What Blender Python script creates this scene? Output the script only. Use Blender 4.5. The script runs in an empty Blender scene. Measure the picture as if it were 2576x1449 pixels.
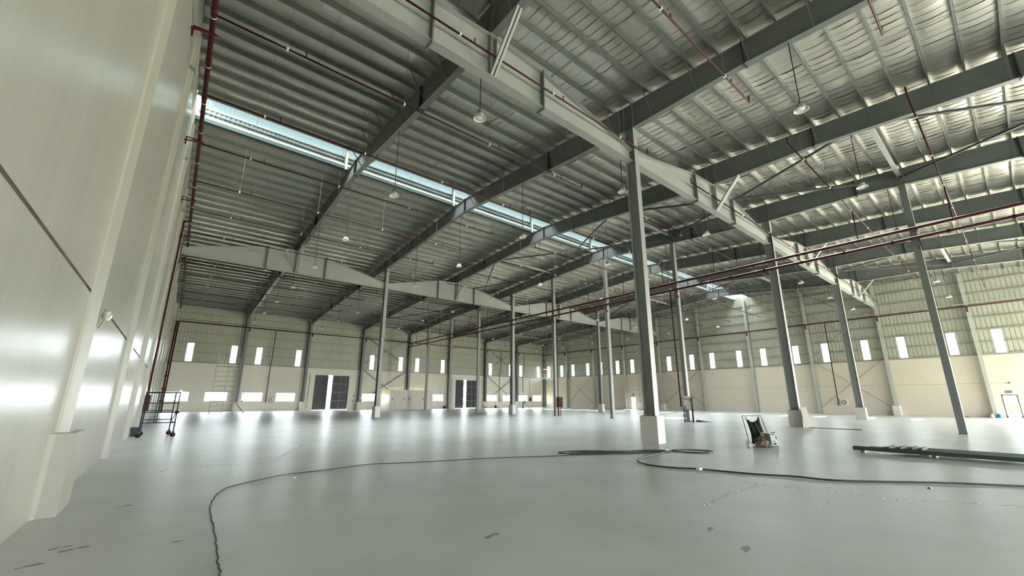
import bpy, math, random
from mathutils import Vector, Matrix, Euler
random.seed(7)
SC = bpy.context.scene
COL = SC.collection

# ------------------------------------------------------------------ camera
F_PX, YAW, PITCH, ROLL, CY = 1028.02, 0.6815, 0.2425, 0.0025, 25.86
CAM = Vector((1.2445, 0.0, 1.615))
cd = bpy.data.cameras.new('camera'); cam = bpy.data.objects.new('camera', cd); COL.objects.link(cam)
cd.sensor_fit = 'HORIZONTAL'; cd.sensor_width = 36.0; cd.lens = 36.0 * F_PX / 2576.0
cd.shift_y = CY / 2576.0; cd.clip_start = 0.05; cd.clip_end = 600
cyw, syw, cp, sp = math.cos(YAW), math.sin(YAW), math.cos(PITCH), math.sin(PITCH)
fw = Vector((syw * cp, cyw * cp, sp)); rt = Vector((cyw, -syw, 0)); up = rt.cross(fw)
r2 = math.cos(ROLL) * rt + math.sin(ROLL) * up; u2 = -math.sin(ROLL) * rt + math.cos(ROLL) * up
M = Matrix.Identity(4)
for i in range(3):
    M[i][0], M[i][1], M[i][2], M[i][3] = r2[i], u2[i], -fw[i], CAM[i]
cam.matrix_world = M
SC.camera = cam

# ------------------------------------------------------------------ light
W = bpy.data.worlds.new('sky'); SC.world = W; W.use_nodes = True
bg = W.node_tree.nodes['Background']; bg.inputs[0].default_value = (0.86, 0.95, 1.0, 1); bg.inputs[1].default_value = 22.0
def sun(direction, energy, color, angle):
    l = bpy.data.lights.new('sun', 'SUN'); l.energy = energy; l.color = color; l.angle = math.radians(angle)
    o = bpy.data.objects.new('sun', l); COL.objects.link(o)
    o.rotation_euler = Vector(direction).to_track_quat('Z', 'Y').to_euler()
sun((11.5, 1.4, 7.3), 60.0, (1.0, 0.93, 0.80), 0.5)
BW_ = 64.0
DOORS_FRONT = [(6.0, 12.0), (20.0, 26.0), (36.0, 42.0), (48.0, 54.0), (56.5, 62.0)]
def area(name, loc, rot, sx, sy, power, color, spread=180):
    l = bpy.data.lights.new(name, 'AREA'); l.shape = 'RECTANGLE'; l.size = sx; l.size_y = sy; l.energy = power; l.color = color; l.spread = math.radians(spread)
    o = bpy.data.objects.new(name, l); COL.objects.link(o); o.location = loc; o.rotation_euler = rot
for a, b in DOORS_FRONT:      # daylight falling through the open loading doors behind the camera
    area('door_daylight', ((a + b) / 2, -18.95, 2.7), (math.radians(90), 0, 0), b - a, 5.2, 600.0, (0.92, 1.0, 1.0))
DOORS_SIDE = [(-18.2, -13.0), (-11.8, -7.0)]
for a, b in DOORS_SIDE:       # and through the sunlit loading doors in the side wall, out of frame to the right
    area('door_daylight', (BW_ + .05, (a + b) / 2, 2.7), (0, math.radians(90), 0), 5.2, b - a, 9300.0, (1.0, 0.94, 0.80))
area('ridge_daylight', (32.0, 23.9, 17.6), (0, 0, 0), 63.0, 1.0, 3000.0, (0.93, 1.0, 1.0), 135)    # daylight falling through the ridge ventilator
vs = SC.view_settings
SC.display_settings.display_device = 'sRGB'
vs.view_transform = 'Standard'; vs.look = 'None'; vs.gamma = 1.0; vs.use_curve_mapping = False; vs.exposure = 0.5
cy_ = SC.cycles
cy_.use_denoising = True; cy_.max_bounces = 7; cy_.diffuse_bounces = 5; cy_.glossy_bounces = 4; cy_.transmission_bounces = 4
cy_.transparent_max_bounces = 8; cy_.caustics_reflective = False; cy_.caustics_refractive = False; cy_.sample_clamp_indirect = 8.0

# ------------------------------------------------------------------ dimensions (metres)
BW, Y0, YB, S = 64.0, -18.88, 66.2, 7.09
YJ = lambda j: YB - j * S
ROW1, ROW2, YR = YJ(8), YJ(4), YJ(6)
def zr(y): return 16.0 - 0.0655 * abs(y - YR)        # underside of purlins
def zfoil(y): return zr(y) + 0.2
KN = [(-19.0, 12.3), (-2.0, 13.25), (4.4, 13.75), (9.49, 13.8), (14.8, 14.22), (23.66, 15.0), (66.3, 12.4)]
def zb(y):                                            # underside of rafters
    for (a, za), (b, z_) in zip(KN, KN[1:]):
        if y <= b: return za + (z_ - za) * (y - a) / (b - a)
    return KN[-1][1]

# ------------------------------------------------------------------ materials
MATS = {}
def mat(name, color, rough=0.5, metal=0.0, var=0.0, vscale=2.0, bump=0.0, bscale=8.0, spec=0.5, color2=None, stretch=None, rvar=0.0, alpha_noise=None, emit=None):
    if name in MATS: return MATS[name]
    m = bpy.data.materials.new(name); m.use_nodes = True; nt = m.node_tree; N = nt.nodes; L = nt.links
    b = N['Principled BSDF']
    b.inputs['Base Color'].default_value = (*color, 1); b.inputs['Roughness'].default_value = rough; b.inputs['Metallic'].default_value = metal
    b.inputs['Specular IOR Level'].default_value = spec
    geo = N.new('ShaderNodeNewGeometry'); mp = N.new('ShaderNodeMapping'); L.new(geo.outputs['Position'], mp.inputs[0])
    if stretch: mp.inputs['Scale'].default_value = stretch
    if var > 0 or color2:
        n = N.new('ShaderNodeTexNoise'); n.inputs['Scale'].default_value = vscale; n.inputs['Detail'].default_value = 5; n.inputs['Roughness'].default_value = 0.6
        L.new(mp.outputs[0], n.inputs['Vector'])
        r = N.new('ShaderNodeValToRGB'); L.new(n.outputs[0], r.inputs[0])
        c2 = color2 if color2 else tuple(c * (1 - var) for c in color); c1 = color if color2 else tuple(min(1, c * (1 + var * .6)) for c in color)
        r.color_ramp.elements[0].position = 0.32; r.color_ramp.elements[1].position = 0.68
        r.color_ramp.elements[0].color = (*c2, 1); r.color_ramp.elements[1].color = (*c1, 1)
        L.new(r.outputs[0], b.inputs['Base Color'])
    if rvar > 0:
        n3 = N.new('ShaderNodeTexNoise'); n3.inputs['Scale'].default_value = vscale * 1.7; n3.inputs['Detail'].default_value = 4; L.new(mp.outputs[0], n3.inputs['Vector'])
        mr = N.new('ShaderNodeMapRange'); L.new(n3.outputs[0], mr.inputs[0]); mr.inputs[1].default_value = .3; mr.inputs[2].default_value = .7
        mr.inputs[3].default_value = max(.02, rough - rvar); mr.inputs[4].default_value = rough + rvar; L.new(mr.outputs[0], b.inputs['Roughness'])
    if bump > 0:
        n2 = N.new('ShaderNodeTexNoise'); n2.inputs['Scale'].default_value = bscale; n2.inputs['Detail'].default_value = 4; L.new(mp.outputs[0], n2.inputs['Vector'])
        bp = N.new('ShaderNodeBump'); bp.inputs['Strength'].default_value = bump; bp.inputs['Distance'].default_value = 0.05
        L.new(n2.outputs[0], bp.inputs['Height']); L.new(bp.outputs[0], b.inputs['Normal'])
    if alpha_noise:
        n4 = N.new('ShaderNodeTexNoise'); n4.inputs['Scale'].default_value = alpha_noise; n4.inputs['Detail'].default_value = 6; n4.inputs['Roughness'].default_value = .7; L.new(geo.outputs['Position'], n4.inputs['Vector'])
        mr = N.new('ShaderNodeMapRange'); L.new(n4.outputs[0], mr.inputs[0]); mr.inputs[1].default_value = .36; mr.inputs[2].default_value = .58; mr.inputs[3].default_value = 0.0; mr.inputs[4].default_value = 1.0
        L.new(mr.outputs[0], b.inputs['Alpha'])
    if emit:
        b.inputs['Emission Color'].default_value = (*emit[0], 1); b.inputs['Emission Strength'].default_value = emit[1]
    MATS[name] = m; return m
def glass_mat(name, tint, gloss, translucent=0.0):
    m = bpy.data.materials.new(name); m.use_nodes = True; nt = m.node_tree; N = nt.nodes; L = nt.links
    N.remove(N['Principled BSDF']); out = N['Material Output']
    t = N.new('ShaderNodeBsdfTransparent'); t.inputs[0].default_value = (*tint, 1)
    g = N.new('ShaderNodeBsdfGlossy'); g.inputs['Roughness'].default_value = 0.05
    mx = N.new('ShaderNodeMixShader'); mx.inputs[0].default_value = gloss
    src = t
    if translucent > 0:
        tr = N.new('ShaderNodeBsdfTranslucent'); tr.inputs[0].default_value = (*tint, 1)
        m2 = N.new('ShaderNodeMixShader'); m2.inputs[0].default_value = translucent
        L.new(t.outputs[0], m2.inputs[1]); L.new(tr.outputs[0], m2.inputs[2]); src = m2
    L.new(src.outputs[0], mx.inputs[1]); L.new(g.outputs[0], mx.inputs[2]); L.new(mx.outputs[0], out.inputs[0])
    MATS[name] = m; return m
m_floor = mat('polished_concrete', (0.67, 0.70, 0.685), 0.36, 0, vscale=0.45, color2=(0.55, 0.58, 0.565), bump=0.09, bscale=1.1, spec=0.5)
m_leftwall = mat('grey_wall_paint', (0.325, 0.316, 0.272), 0.27, 0, vscale=0.5, color2=(0.30, 0.293, 0.252), bump=0.12, bscale=2.6, stretch=(1, 1.6, 0.09), spec=0.42)
m_concrete = mat('raw_concrete', (0.33, 0.315, 0.265), 0.75, 0, vscale=0.9, color2=(0.215, 0.21, 0.182))
m_dado = mat('cream_wall_paint', (0.63, 0.56, 0.465), 0.6, 0, vscale=0.35, color2=(0.59, 0.525, 0.435))
m_dadoback = mat('stone_wall_paint', (0.74, 0.69, 0.60), 0.6, 0, vscale=0.35, color2=(0.70, 0.655, 0.57))
m_clad = mat('pale_green_cladding', (0.40, 0.40, 0.33), 0.5, 0.1, vscale=0.6, color2=(0.355, 0.36, 0.295))
m_foil = mat('silver_foil', (0.52, 0.505, 0.44), 0.33, 0.7, vscale=1.3, color2=(0.46, 0.447, 0.39), bump=0.08, bscale=3.0)
m_steel = mat('grey_steel_paint', (0.165, 0.175, 0.168), 0.5, 0, vscale=0.8, color2=(0.145, 0.157, 0.15))
m_col = mat('column_steel_paint', (0.26, 0.27, 0.265), 0.5, 0, vscale=0.8, color2=(0.235, 0.245, 0.24))
m_brace = mat('shaded_brace_steel', (0.075, 0.08, 0.078), 0.6, spec=.3)  # steel in shadow under the roof, the shade is in its colour
m_girder = mat('lit_steel_paint', (0.30, 0.305, 0.287), 0.5, 0, vscale=0.8, color2=(0.28, 0.285, 0.268))  # rafter paint again, with the light on its faces put into the colour
m_purlin = mat('galvanised_purlin', (0.225, 0.235, 0.218), 0.4, 0.5, vscale=1.5, color2=(0.18, 0.195, 0.18))
m_girt = mat('girt_steel', (0.27, 0.28, 0.245), 0.5, 0.2)
m_post = mat('pale_post_paint', (0.42, 0.425, 0.385), 0.5, 0, vscale=1.0, color2=(0.37, 0.375, 0.34))
m_plinth = mat('plinth_plaster', (0.68, 0.655, 0.59), 0.65, 0, vscale=1.8, color2=(0.61, 0.59, 0.53))
m_red = mat('red_pipe_paint', (0.045, 0.006, 0.008), 0.6, spec=.15)
m_redbright = mat('red_cabinet_paint', (0.085, 0.008, 0.011), 0.6, spec=.15)
m_dark = mat('dark_steel', (0.03, 0.032, 0.034), 0.45)
m_darkdoor = mat('dark_door_metal', (0.022, 0.023, 0.028), 0.5, 0.2)
m_black = mat('black_rubber', (0.010, 0.010, 0.011), 0.7, spec=.2)
m_white = mat('white_paint', (0.82, 0.82, 0.79), 0.45)
m_lamp = mat('lamp_shade_enamel', (0.72, 0.71, 0.64), 0.35)
m_alu = mat('window_aluminium', (0.33, 0.34, 0.33), 0.4, 0.4)
m_scaf = mat('scaffold_tube', (0.55, 0.54, 0.48), 0.4, 0.6)
m_scafb = mat('blue_scaffold_paint', (0.015, 0.022, 0.042), 0.6, spec=.2)
m_dust = mat('white_dust', (0.97, 0.97, 0.95), 0.5, alpha_noise=13.0)
m_cable = mat('black_cable', (0.018, 0.02, 0.02), 0.5)
m_board = mat('pale_board', (0.23, 0.22, 0.19), 0.8, vscale=2, color2=(0.205, 0.195, 0.17), spec=.2)
m_wood = mat('timber', (0.42, 0.31, 0.17), 0.7, vscale=3, color2=(0.33, 0.24, 0.13), stretch=(1, 6, 6))
m_green = mat('green_steel_section', (0.045, 0.07, 0.06), 0.75, spec=.2, vscale=2, color2=(0.04, 0.065, 0.055))
m_ridge = mat('ridge_vent_sheet', (0.10, 0.125, 0.115), 0.6, 0.1, vscale=1.0, color2=(0.06, 0.078, 0.07))
m_booth = mat('booth_panel', (0.62, 0.585, 0.52), 0.5)
m_glass = glass_mat('clear_glass', (0.97, 0.99, 0.98), 0.04)
m_skyl = glass_mat('translucent_sheet', (0.045, 0.058, 0.062), 0.03, 0.95)
m_leaf = mat('foliage', (0.46, 0.50, 0.24), 0.8, vscale=1.2, color2=(0.34, 0.40, 0.16))  # leaf colour paled to stand for overexposed daylight outside
m_ground = mat('outdoor_ground', (0.50, 0.50, 0.38), 0.9, vscale=0.2, color2=(0.42, 0.44, 0.26))

# ------------------------------------------------------------------ mesh helpers
class MB:
    def __init__(s): s.v = []; s.f = []
    def quad(s, a, b, c, d):
        n = len(s.v); s.v += [tuple(a), tuple(b), tuple(c), tuple(d)]; s.f.append((n, n + 1, n + 2, n + 3)); return s
    def hexa(s, p):
        n = len(s.v); s.v += [tuple(q) for q in p]
        s.f += [tuple(n + i for i in f) for f in ((3, 2, 1, 0), (4, 5, 6, 7), (0, 1, 5, 4), (1, 2, 6, 5), (2, 3, 7, 6), (3, 0, 4, 7))]; return s
    def box(s, x0, x1, y0, y1, z0, z1):
        return s.hexa([(x0, y0, z0), (x1, y0, z0), (x1, y1, z0), (x0, y1, z0), (x0, y0, z1), (x1, y0, z1), (x1, y1, z1), (x0, y1, z1)])
    def cbox(s, c, sx, sy, sz): return s.box(c[0] - sx / 2, c[0] + sx / 2, c[1] - sy / 2, c[1] + sy / 2, c[2] - sz / 2, c[2] + sz / 2)
    def bar(s, a, b, w, h=None, upv=(0, 0, 1)):
        h = h or w; a = Vector(a); b = Vector(b); d = (b - a).normalized(); u = Vector(upv)
        if abs(d.dot(u)) > .98: u = Vector((1, 0, 0))
        r = d.cross(u).normalized(); u = r.cross(d)
        p = []
        for q in (a, b): p += [q - r * w / 2 - u * h / 2, q + r * w / 2 - u * h / 2, q + r * w / 2 + u * h / 2, q - r * w / 2 + u * h / 2]
        return s.hexa(p)
    def angle(s, a, b, w, t=0.012, upv=(0, 0, 1)):
        a = Vector(a); b = Vector(b); d = (b - a).normalized(); u = Vector(upv)
        if abs(d.dot(u)) > .98: u = Vector((1, 0, 0))
        r = d.cross(u).normalized(); u = r.cross(d)
        s.bar(a + u * w / 2, b + u * w / 2, t, w, upv); s.bar(a + r * w / 2, b + r * w / 2, w, t, upv); return s
    def tube(s, pts, r, n=8, cap=True, closed=False):
        P = [Vector(p) for p in pts]; m = len(P); base = len(s.v); prev = None
        for i, p in enumerate(P):
            t = (P[(i + 1) % m] - P[i - 1]) if closed else (P[min(i + 1, m - 1)] - P[max(i - 1, 0)])
            t.normalize()
            if prev is None:
                a = Vector((0, 0, 1)) if abs(t.z) < .9 else Vector((1, 0, 0)); x = t.cross(a).normalized()
            else:
                x = (prev - t * prev.dot(t)).normalized()
            prev = x; y = t.cross(x); rr = r[i] if isinstance(r, (list, tuple)) else r
            for k in range(n):
                an = 2 * math.pi * k / n; s.v.append(tuple(p + (x * math.cos(an) + y * math.sin(an)) * rr))
        for i in range(m if closed else m - 1):
            A = base + i * n; B = base + ((i + 1) % m) * n
            for k in range(n): s.f.append((A + k, A + (k + 1) % n, B + (k + 1) % n, B + k))
        if cap and not closed:
            s.f.append(tuple(base + k for k in reversed(range(n)))); s.f.append(tuple(base + (m - 1) * n + k for k in range(n)))
        return s
    def lathe(s, c, prof, n=20):
        base = len(s.v)
        for r, z in prof:
            for k in range(n):
                an = 2 * math.pi * k / n; s.v.append((c[0] + r * math.cos(an), c[1] + r * math.sin(an), c[2] + z))
        for i in range(len(prof) - 1):
            A = base + i * n; B = A + n
            for k in range(n): s.f.append((A + k, A + (k + 1) % n, B + (k + 1) % n, B + k))
        s.f.append(tuple(base + k for k in reversed(range(n)))); s.f.append(tuple(base + (len(prof) - 1) * n + k for k in range(n)))
        return s
    def mesh(s, name, m, smooth=False):
        me = bpy.data.meshes.new(name); me.from_pydata(s.v, [], s.f); me.update()
        if m: me.materials.append(m)
        if smooth: me.polygons.foreach_set('use_smooth', [True] * len(me.polygons))
        return me
def link(name, me, parent=None, loc=None, rot=None):
    o = bpy.data.objects.new(name, me); COL.objects.link(o)
    if parent: o.parent = parent
    if loc is not None: o.location = loc
    if rot is not None: o.rotation_euler = rot
    return o
def put(name, mb, m, parent=None, smooth=False, loc=None, rot=None, off=None):
    if off is not None: mb.v = [(x - off[0], y - off[1], z - off[2]) for x, y, z in mb.v]
    return link(name, mb.mesh(name, m, smooth), parent, loc, rot)
def tag(o, label, cat, group=None):
    o['label'] = label; o['category'] = cat
    if group: o['group'] = group
    return o
def empty(name, label, cat, loc=(0, 0, 0), group=None, rz=0.0):
    o = bpy.data.objects.new(name, None); COL.objects.link(o); o.location = loc; o.rotation_euler = (0, 0, rz); o.empty_display_size = .2
    return tag(o, label, cat, group)
def struct(o, kind='structure'): o['kind'] = kind; return o
def copytree(o, parent=None):
    c = o.copy(); COL.objects.link(c); c.parent = parent
    for ch in list(o.children): copytree(ch, c)
    return c
def catmull(P, n=6):
    P = [Vector(p) for p in P]; Q = [P[0]] + P + [P[-1]]; out = []
    for i in range(1, len(Q) - 2):
        a, b, c, d = Q[i - 1:i + 3]
        for k in range(n):
            t = k / n
            out.append(0.5 * ((2 * b) + (c - a) * t + (2 * a - 5 * b + 4 * c - d) * t * t + (3 * b - a - 3 * c + d) * t ** 3))
    out.append(P[-1]); return out
ORD = ['first', 'second', 'third', 'fourth', 'fifth', 'sixth', 'seventh', 'eighth', 'ninth', 'tenth', 'eleventh', 'twelfth', 'thirteenth', 'fourteenth', 'fifteenth', 'sixteenth']

# ------------------------------------------------------------------ floor and ground
floor = struct(put('floor', MB().box(0, BW, Y0, YB, -0.3, 0), m_floor))
struct(put('trim_1', MB().box(-150, 230, -150, 230, -0.42, -0.32), m_ground))   # land around the hall
SMUDGES = [(.95, 9.1, .10), (.55, 7.1, .09), (.68, 6.95, .12), (.42, 6.55, .10), (1.57, 6.55, .06), (4.55, 4.44, .12), (6.9, 2.9, .08), (6.5, 2.3, .12)]
m_smudge = mat('dark_smudge', (0.36, 0.38, 0.37), 0.5, alpha_noise=26.0)
def streak(pts, w0, name='dust_streak', m=None):
    P = catmull([(x, y, 0.0005) for x, y in pts], 8); mb = MB(); prev = None
    q1 = random.random() * 6
    for i, p in enumerate(P):
        t = (P[min(i + 1, len(P) - 1)] - P[max(i - 1, 0)]); t.normalize(); n = Vector((-t.y, t.x, 0))
        w = w0 * (1.0 + .4 * math.sin(i * .5 + q1) + .2 * math.sin(i * 1.3)) * min(1, (i + 1) / 4, (len(P) - i) / 4)
        cur = (p - n * w, p + n * w)
        if prev: mb.quad(prev[0], cur[0], cur[1], prev[1])
        prev = cur
    return put(name, mb, m or m_dust, floor)
streak([(10.99, 4.94), (10.74, 4.39), (10.57, 3.92), (10.48, 3.63), (10.59, 3.36), (10.82, 2.9), (10.87, 2.43), (10.92, 2.0), (10.93, 1.7), (11.47, 1.1), (11.74, 0.68), (11.85, 0.37), (11.95, -.3)], 0.045)
streak([(10.48, 3.63), (9.75, 3.66), (9.08, 3.65), (8.37, 3.59), (7.99, 3.57)], 0.05)
streak([(11.08, 8.53), (11.22, 7.78), (10.93, 6.79), (10.8, 6.47)], 0.05)
streak([(12.06, 9.21), (13.52, 9.21), (14.6, 9.15)], 0.06)
streak([(4.97, 18.74), (5.22, 17.6), (5.17, 16.78), (4.3, 14.62), (3.73, 13.44)], 0.09)
streak([(18.46, 13.34), (19.86, 13.9)], 0.08); streak([(9.5, 2.43), (9.78, 2.34)], 0.02)
streak([(17.06, 1.98), (17.01, 1.68), (17.26, 0.41)], 0.03); streak([(1.3, 12.56), (1.58, 13.17), (2.52, 13.05), (3.67, 12.57)], 0.05)
for x, y, l in SMUDGES: streak([(x - l, y - l * .3), (x, y + .02), (x + l, y + l * .25)], l * .3, 'smudge', m_smudge)
for _ in range(16):
    x = random.uniform(3, 40); y = random.uniform(14, 48); a = random.uniform(-.5, .9); l = random.uniform(.6, 3)
    streak([(x, y), (x + l * .5 * math.cos(a) + random.uniform(-.2, .2), y + l * .5 * math.sin(a)), (x + l * math.cos(a), y + l * math.sin(a))], 0.06)
# ------------------------------------------------------------------ walls with openings
def holed(us, zs, holes, fn, t):
    """flat wall of thickness t with reveals; fn(u, z, d) -> point"""
    us = sorted(set(us + [h[0] for h in holes] + [h[1] for h in holes])); zs = sorted(set(zs + [h[2] for h in holes] + [h[3] for h in holes])); mb = MB()
    def solid(i, k):
        if i < 0 or k < 0 or i >= len(us) - 1 or k >= len(zs) - 1: return None
        u = (us[i] + us[i + 1]) / 2; z = (zs[k] + zs[k + 1]) / 2
        return not any(h[0] < u < h[1] and h[2] < z < h[3] for h in holes)
    for i in range(len(us) - 1):
        for k in range(len(zs) - 1):
            if not solid(i, k): continue
            u0, u1, z0, z1 = us[i], us[i + 1], zs[k], zs[k + 1]
            mb.quad(fn(u0, z0, 0), fn(u1, z0, 0), fn(u1, z1, 0), fn(u0, z1, 0)); mb.quad(fn(u0, z0, t), fn(u1, z0, t), fn(u1, z1, t), fn(u0, z1, t))
            for (di, dk, A, B) in ((-1, 0, (u0, z0), (u0, z1)), (1, 0, (u1, z0), (u1, z1)), (0, -1, (u0, z0), (u1, z0)), (0, 1, (u0, z1), (u1, z1))):
                if not solid(i + di, k + dk): mb.quad(fn(*A, 0), fn(*B, 0), fn(*B, t), fn(*A, t))
    return mb
def ribbed(u0, u1, z0, top, holes, fn, pitch=0.34):
    us = []; u = u0
    while u < u1:
        us += [(u, 0), (u + pitch * .62, 0), (u + pitch * .70, .034), (u + pitch * .92, .034)]; u += pitch
    us = [q for q in us if q[0] < u1] + [(u1, 0)]
    def dep(x):
        for (a, da), (b, db) in zip(us, us[1:]):
            if a <= x <= b: return da + (db - da) * (x - a) / max(1e-6, b - a)
        return 0
    xs = [q for q in us]
    for h in holes:
        for e in h[:2]:
            if all(abs(e - q[0]) > 1e-4 for q in xs): xs.append((e, dep(e)))
    xs.sort(); zs = sorted(set([z0] + [h[2] for h in holes] + [h[3] for h in holes])); mb = MB()
    for (a, da), (b, db) in zip(xs, xs[1:]):
        for k in range(len(zs)):
            za = zs[k]; zt0 = zs[k + 1] if k + 1 < len(zs) else top(a); zt1 = zs[k + 1] if k + 1 < len(zs) else top(b)
            um = (a + b) / 2; zm = za + .05
            if any(h[0] < um < h[1] and h[2] < zm < h[3] for h in holes): continue
            mb.quad(fn(a, za, da), fn(b, za, db), fn(b, zt1, db), fn(a, zt0, da))
    return mb
ZD = 6.08
backf = lambda u, z, d: (u, YB + d, z)
rightf = lambda u, z, d: (BW + d, u, z)
WZ = (6.16, 8.56)
win_hi_back = [(c - .38, c + .38, *WZ) for c in (2.25, 6.95, 9.85, 14.85, 25.75, 30.7, 33.75, 38.8, 49.5, 54.6, 57.4, 62.4)]
low_x = [0.55, 4.55, 8.55, 12.6, 24.6, 28.6, 32.6, 36.7, 48.7, 52.65, 56.75, 60.7]
win_lo = [(a, a + 2.45, 1.25, 2.45) for a in low_x]
doors_b = [(17.4, 22.4, 0, 5.08), (41.55, 46.55, 0, 5.08)]
wb = struct(put('wall_back', holed([0, BW], [0, ZD], win_lo + doors_b, backf, 0.22), m_dadoback))
put('cladding', ribbed(0, BW, ZD, lambda u: 13.5, win_hi_back, lambda u, z, d: (u, YB + .03 + d, z)), m_clad, wb)
put('coping', MB().box(0, BW, YB - .06, YB + .22, ZD - .05, ZD + .03), m_girt, wb)
win_hi_right = []
for j in range(1, 13):
    for o in (1.7, 5.6):
        c = YJ(j) + o; win_hi_right.append((c - .38, c + .38, *WZ))
doors_r = [(.7, 1.72, 0, 2.17), (43.15, 44.2, 0, 2.17)]
open_r = [(a, b, 0, 5.3) for a, b in DOORS_SIDE]
wr = struct(put('wall_right', holed([Y0, YB], [0, ZD], doors_r + open_r, rightf, 0.22), m_dado))
put('cladding', ribbed(Y0, YB, ZD, lambda u: zfoil(u) + .10, win_hi_right, lambda u, z, d: (BW + .03 + d, u, z)), m_clad, wr)
put('coping', MB().box(BW - .06, BW + .22, Y0, YB, ZD - .05, ZD + .03), m_girt, wr)
put('groove', MB().box(BW - .004, BW, Y0, YB, 3.25, 3.29), mat('groove_shade', (0.40, 0.34, 0.25), .8), wr)
girt_z = [7.38, 8.64, 9.9, 11.15, 12.4]
gmb = MB().box(0, BW, -.10, 0, -.012, .03).box(0, BW, -.115, -.10, -.10, .03)
gme = gmb.mesh('girt', m_girt)
for z in [6.2] + girt_z[1:]: link('girt', gme, wb, (0, YB + .02, z))
ed = [0] + [e for h in sorted(win_hi_back) for e in h[:2]] + [BW]
for a, b in zip(ed[::2], ed[1::2]): put('girt', MB().box(a, b, YB - .08, YB + .02, 7.368, 7.41).box(a, b, YB - .095, YB - .08, 7.28, 7.41), m_girt, wb)
ed = [Y0] + [e for h in sorted(win_hi_right) for e in h[:2]] + [YB]
for a, b in zip(ed[::2], ed[1::2]): put('girt', MB().box(BW - .08, BW + .02, a, b, 7.368, 7.41).box(BW - .095, BW - .08, a, b, 7.28, 7.41), m_girt, wr)
for z in [6.2] + girt_z[1:] + [13.65, 14.85]:
    half = (16.05 - z) / 0.0655 if z > 13 else 99
    a, b = max(Y0, YR - half), min(YB, YR + half)
    put('girt', MB().box(BW - .08, BW + .02, a, b, z - .012, z + .03).box(BW - .095, BW - .08, a, b, z - .10, z + .03), m_girt, wr)
# front wall, behind the camera, with its open loading doors
wf = struct(put('wall_front', holed([0, BW], [0, 13.5], [(a, b, 0, 5.3) for a, b in DOORS_FRONT], lambda u, z, d: (u, Y0 - d, z), .22), m_dadoback))

# left wall: plastered panels between pilasters
wl = struct(put('wall_left', MB().hexa([(-.3, Y0, 0), (-.06, Y0, 0), (-.06, YB, 0), (-.3, YB, 0), (-.3, Y0, 13.4), (-.06, Y0, 13.4), (-.06, YB, 13.4), (-.3, YB, 13.4)]), m_concrete))
gb = MB()
for (a, b) in ((Y0, YR), (YR, YB)):
    gb.hexa([(-.3, a, 13.4), (-.06, a, 13.4), (-.06, b, 13.4), (-.3, b, 13.4), (-.3, a, zfoil(a) + .1), (-.06, a, zfoil(a) + .1), (-.06, b, zfoil(b) + .1), (-.3, b, zfoil(b) + .1)])
put('gable', gb, m_concrete, wl)
def prism_y(mb, x0, x1, y0, y1, z0, zt0, zt1):
    return mb.hexa([(x0, y0, z0), (x1, y0, z0), (x1, y1, z0), (x0, y1, z0), (x0, y0, zt0), (x1, y0, zt0), (x1, y1, zt1), (x0, y1, zt1)])
for j in range(12, 0, -1):
    a, b = YJ(j), YJ(j - 1)
    put('panel', MB().box(-.06, 0, a, b, 0, 3.25), m_leftwall, wl)
    put('panel', prism_y(MB(), -.06, 0, a, b, 3.30, zr(a) - 1.55, zr(b) - 1.55), m_leftwall, wl)
    put('panel', prism_y(MB(), -.06, -.012, a, b, zr(a) - 1.55 if a < YR else zr(b) - 1.55, zfoil(a) - .02, zfoil(b) - .02), m_concrete, wl)
def pilaster(yc, hw, dep, z0, z1, name='pilaster'):
    # plastered pier with soft haunched front side
    P = [(0, yc - hw - .10), (dep * .2, yc - hw - .02), (dep, yc - hw), (dep, yc + hw), (0, yc + hw)]
    mb = MB(); n = len(P)
    mb.v = [(x, y, z0) for x, y in P] + [(x, y, z1) for x, y in P]
    mb.f = [(i, (i + 1) % n, n + (i + 1) % n, n + i) for i in range(n)] + [tuple(range(n, 2 * n))]
    return put(name, mb, m_leftwall, wl)
for j in range(12, -1, -1):
    yc = YJ(j)
    if j in (8, 4): pilaster(yc - .05, .5, .25, 0, 1.12, 'plinth')
    pilaster(yc, .24, .14, 1.12 if j in (8, 4) else 0, zr(yc) - 1.3)

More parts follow.
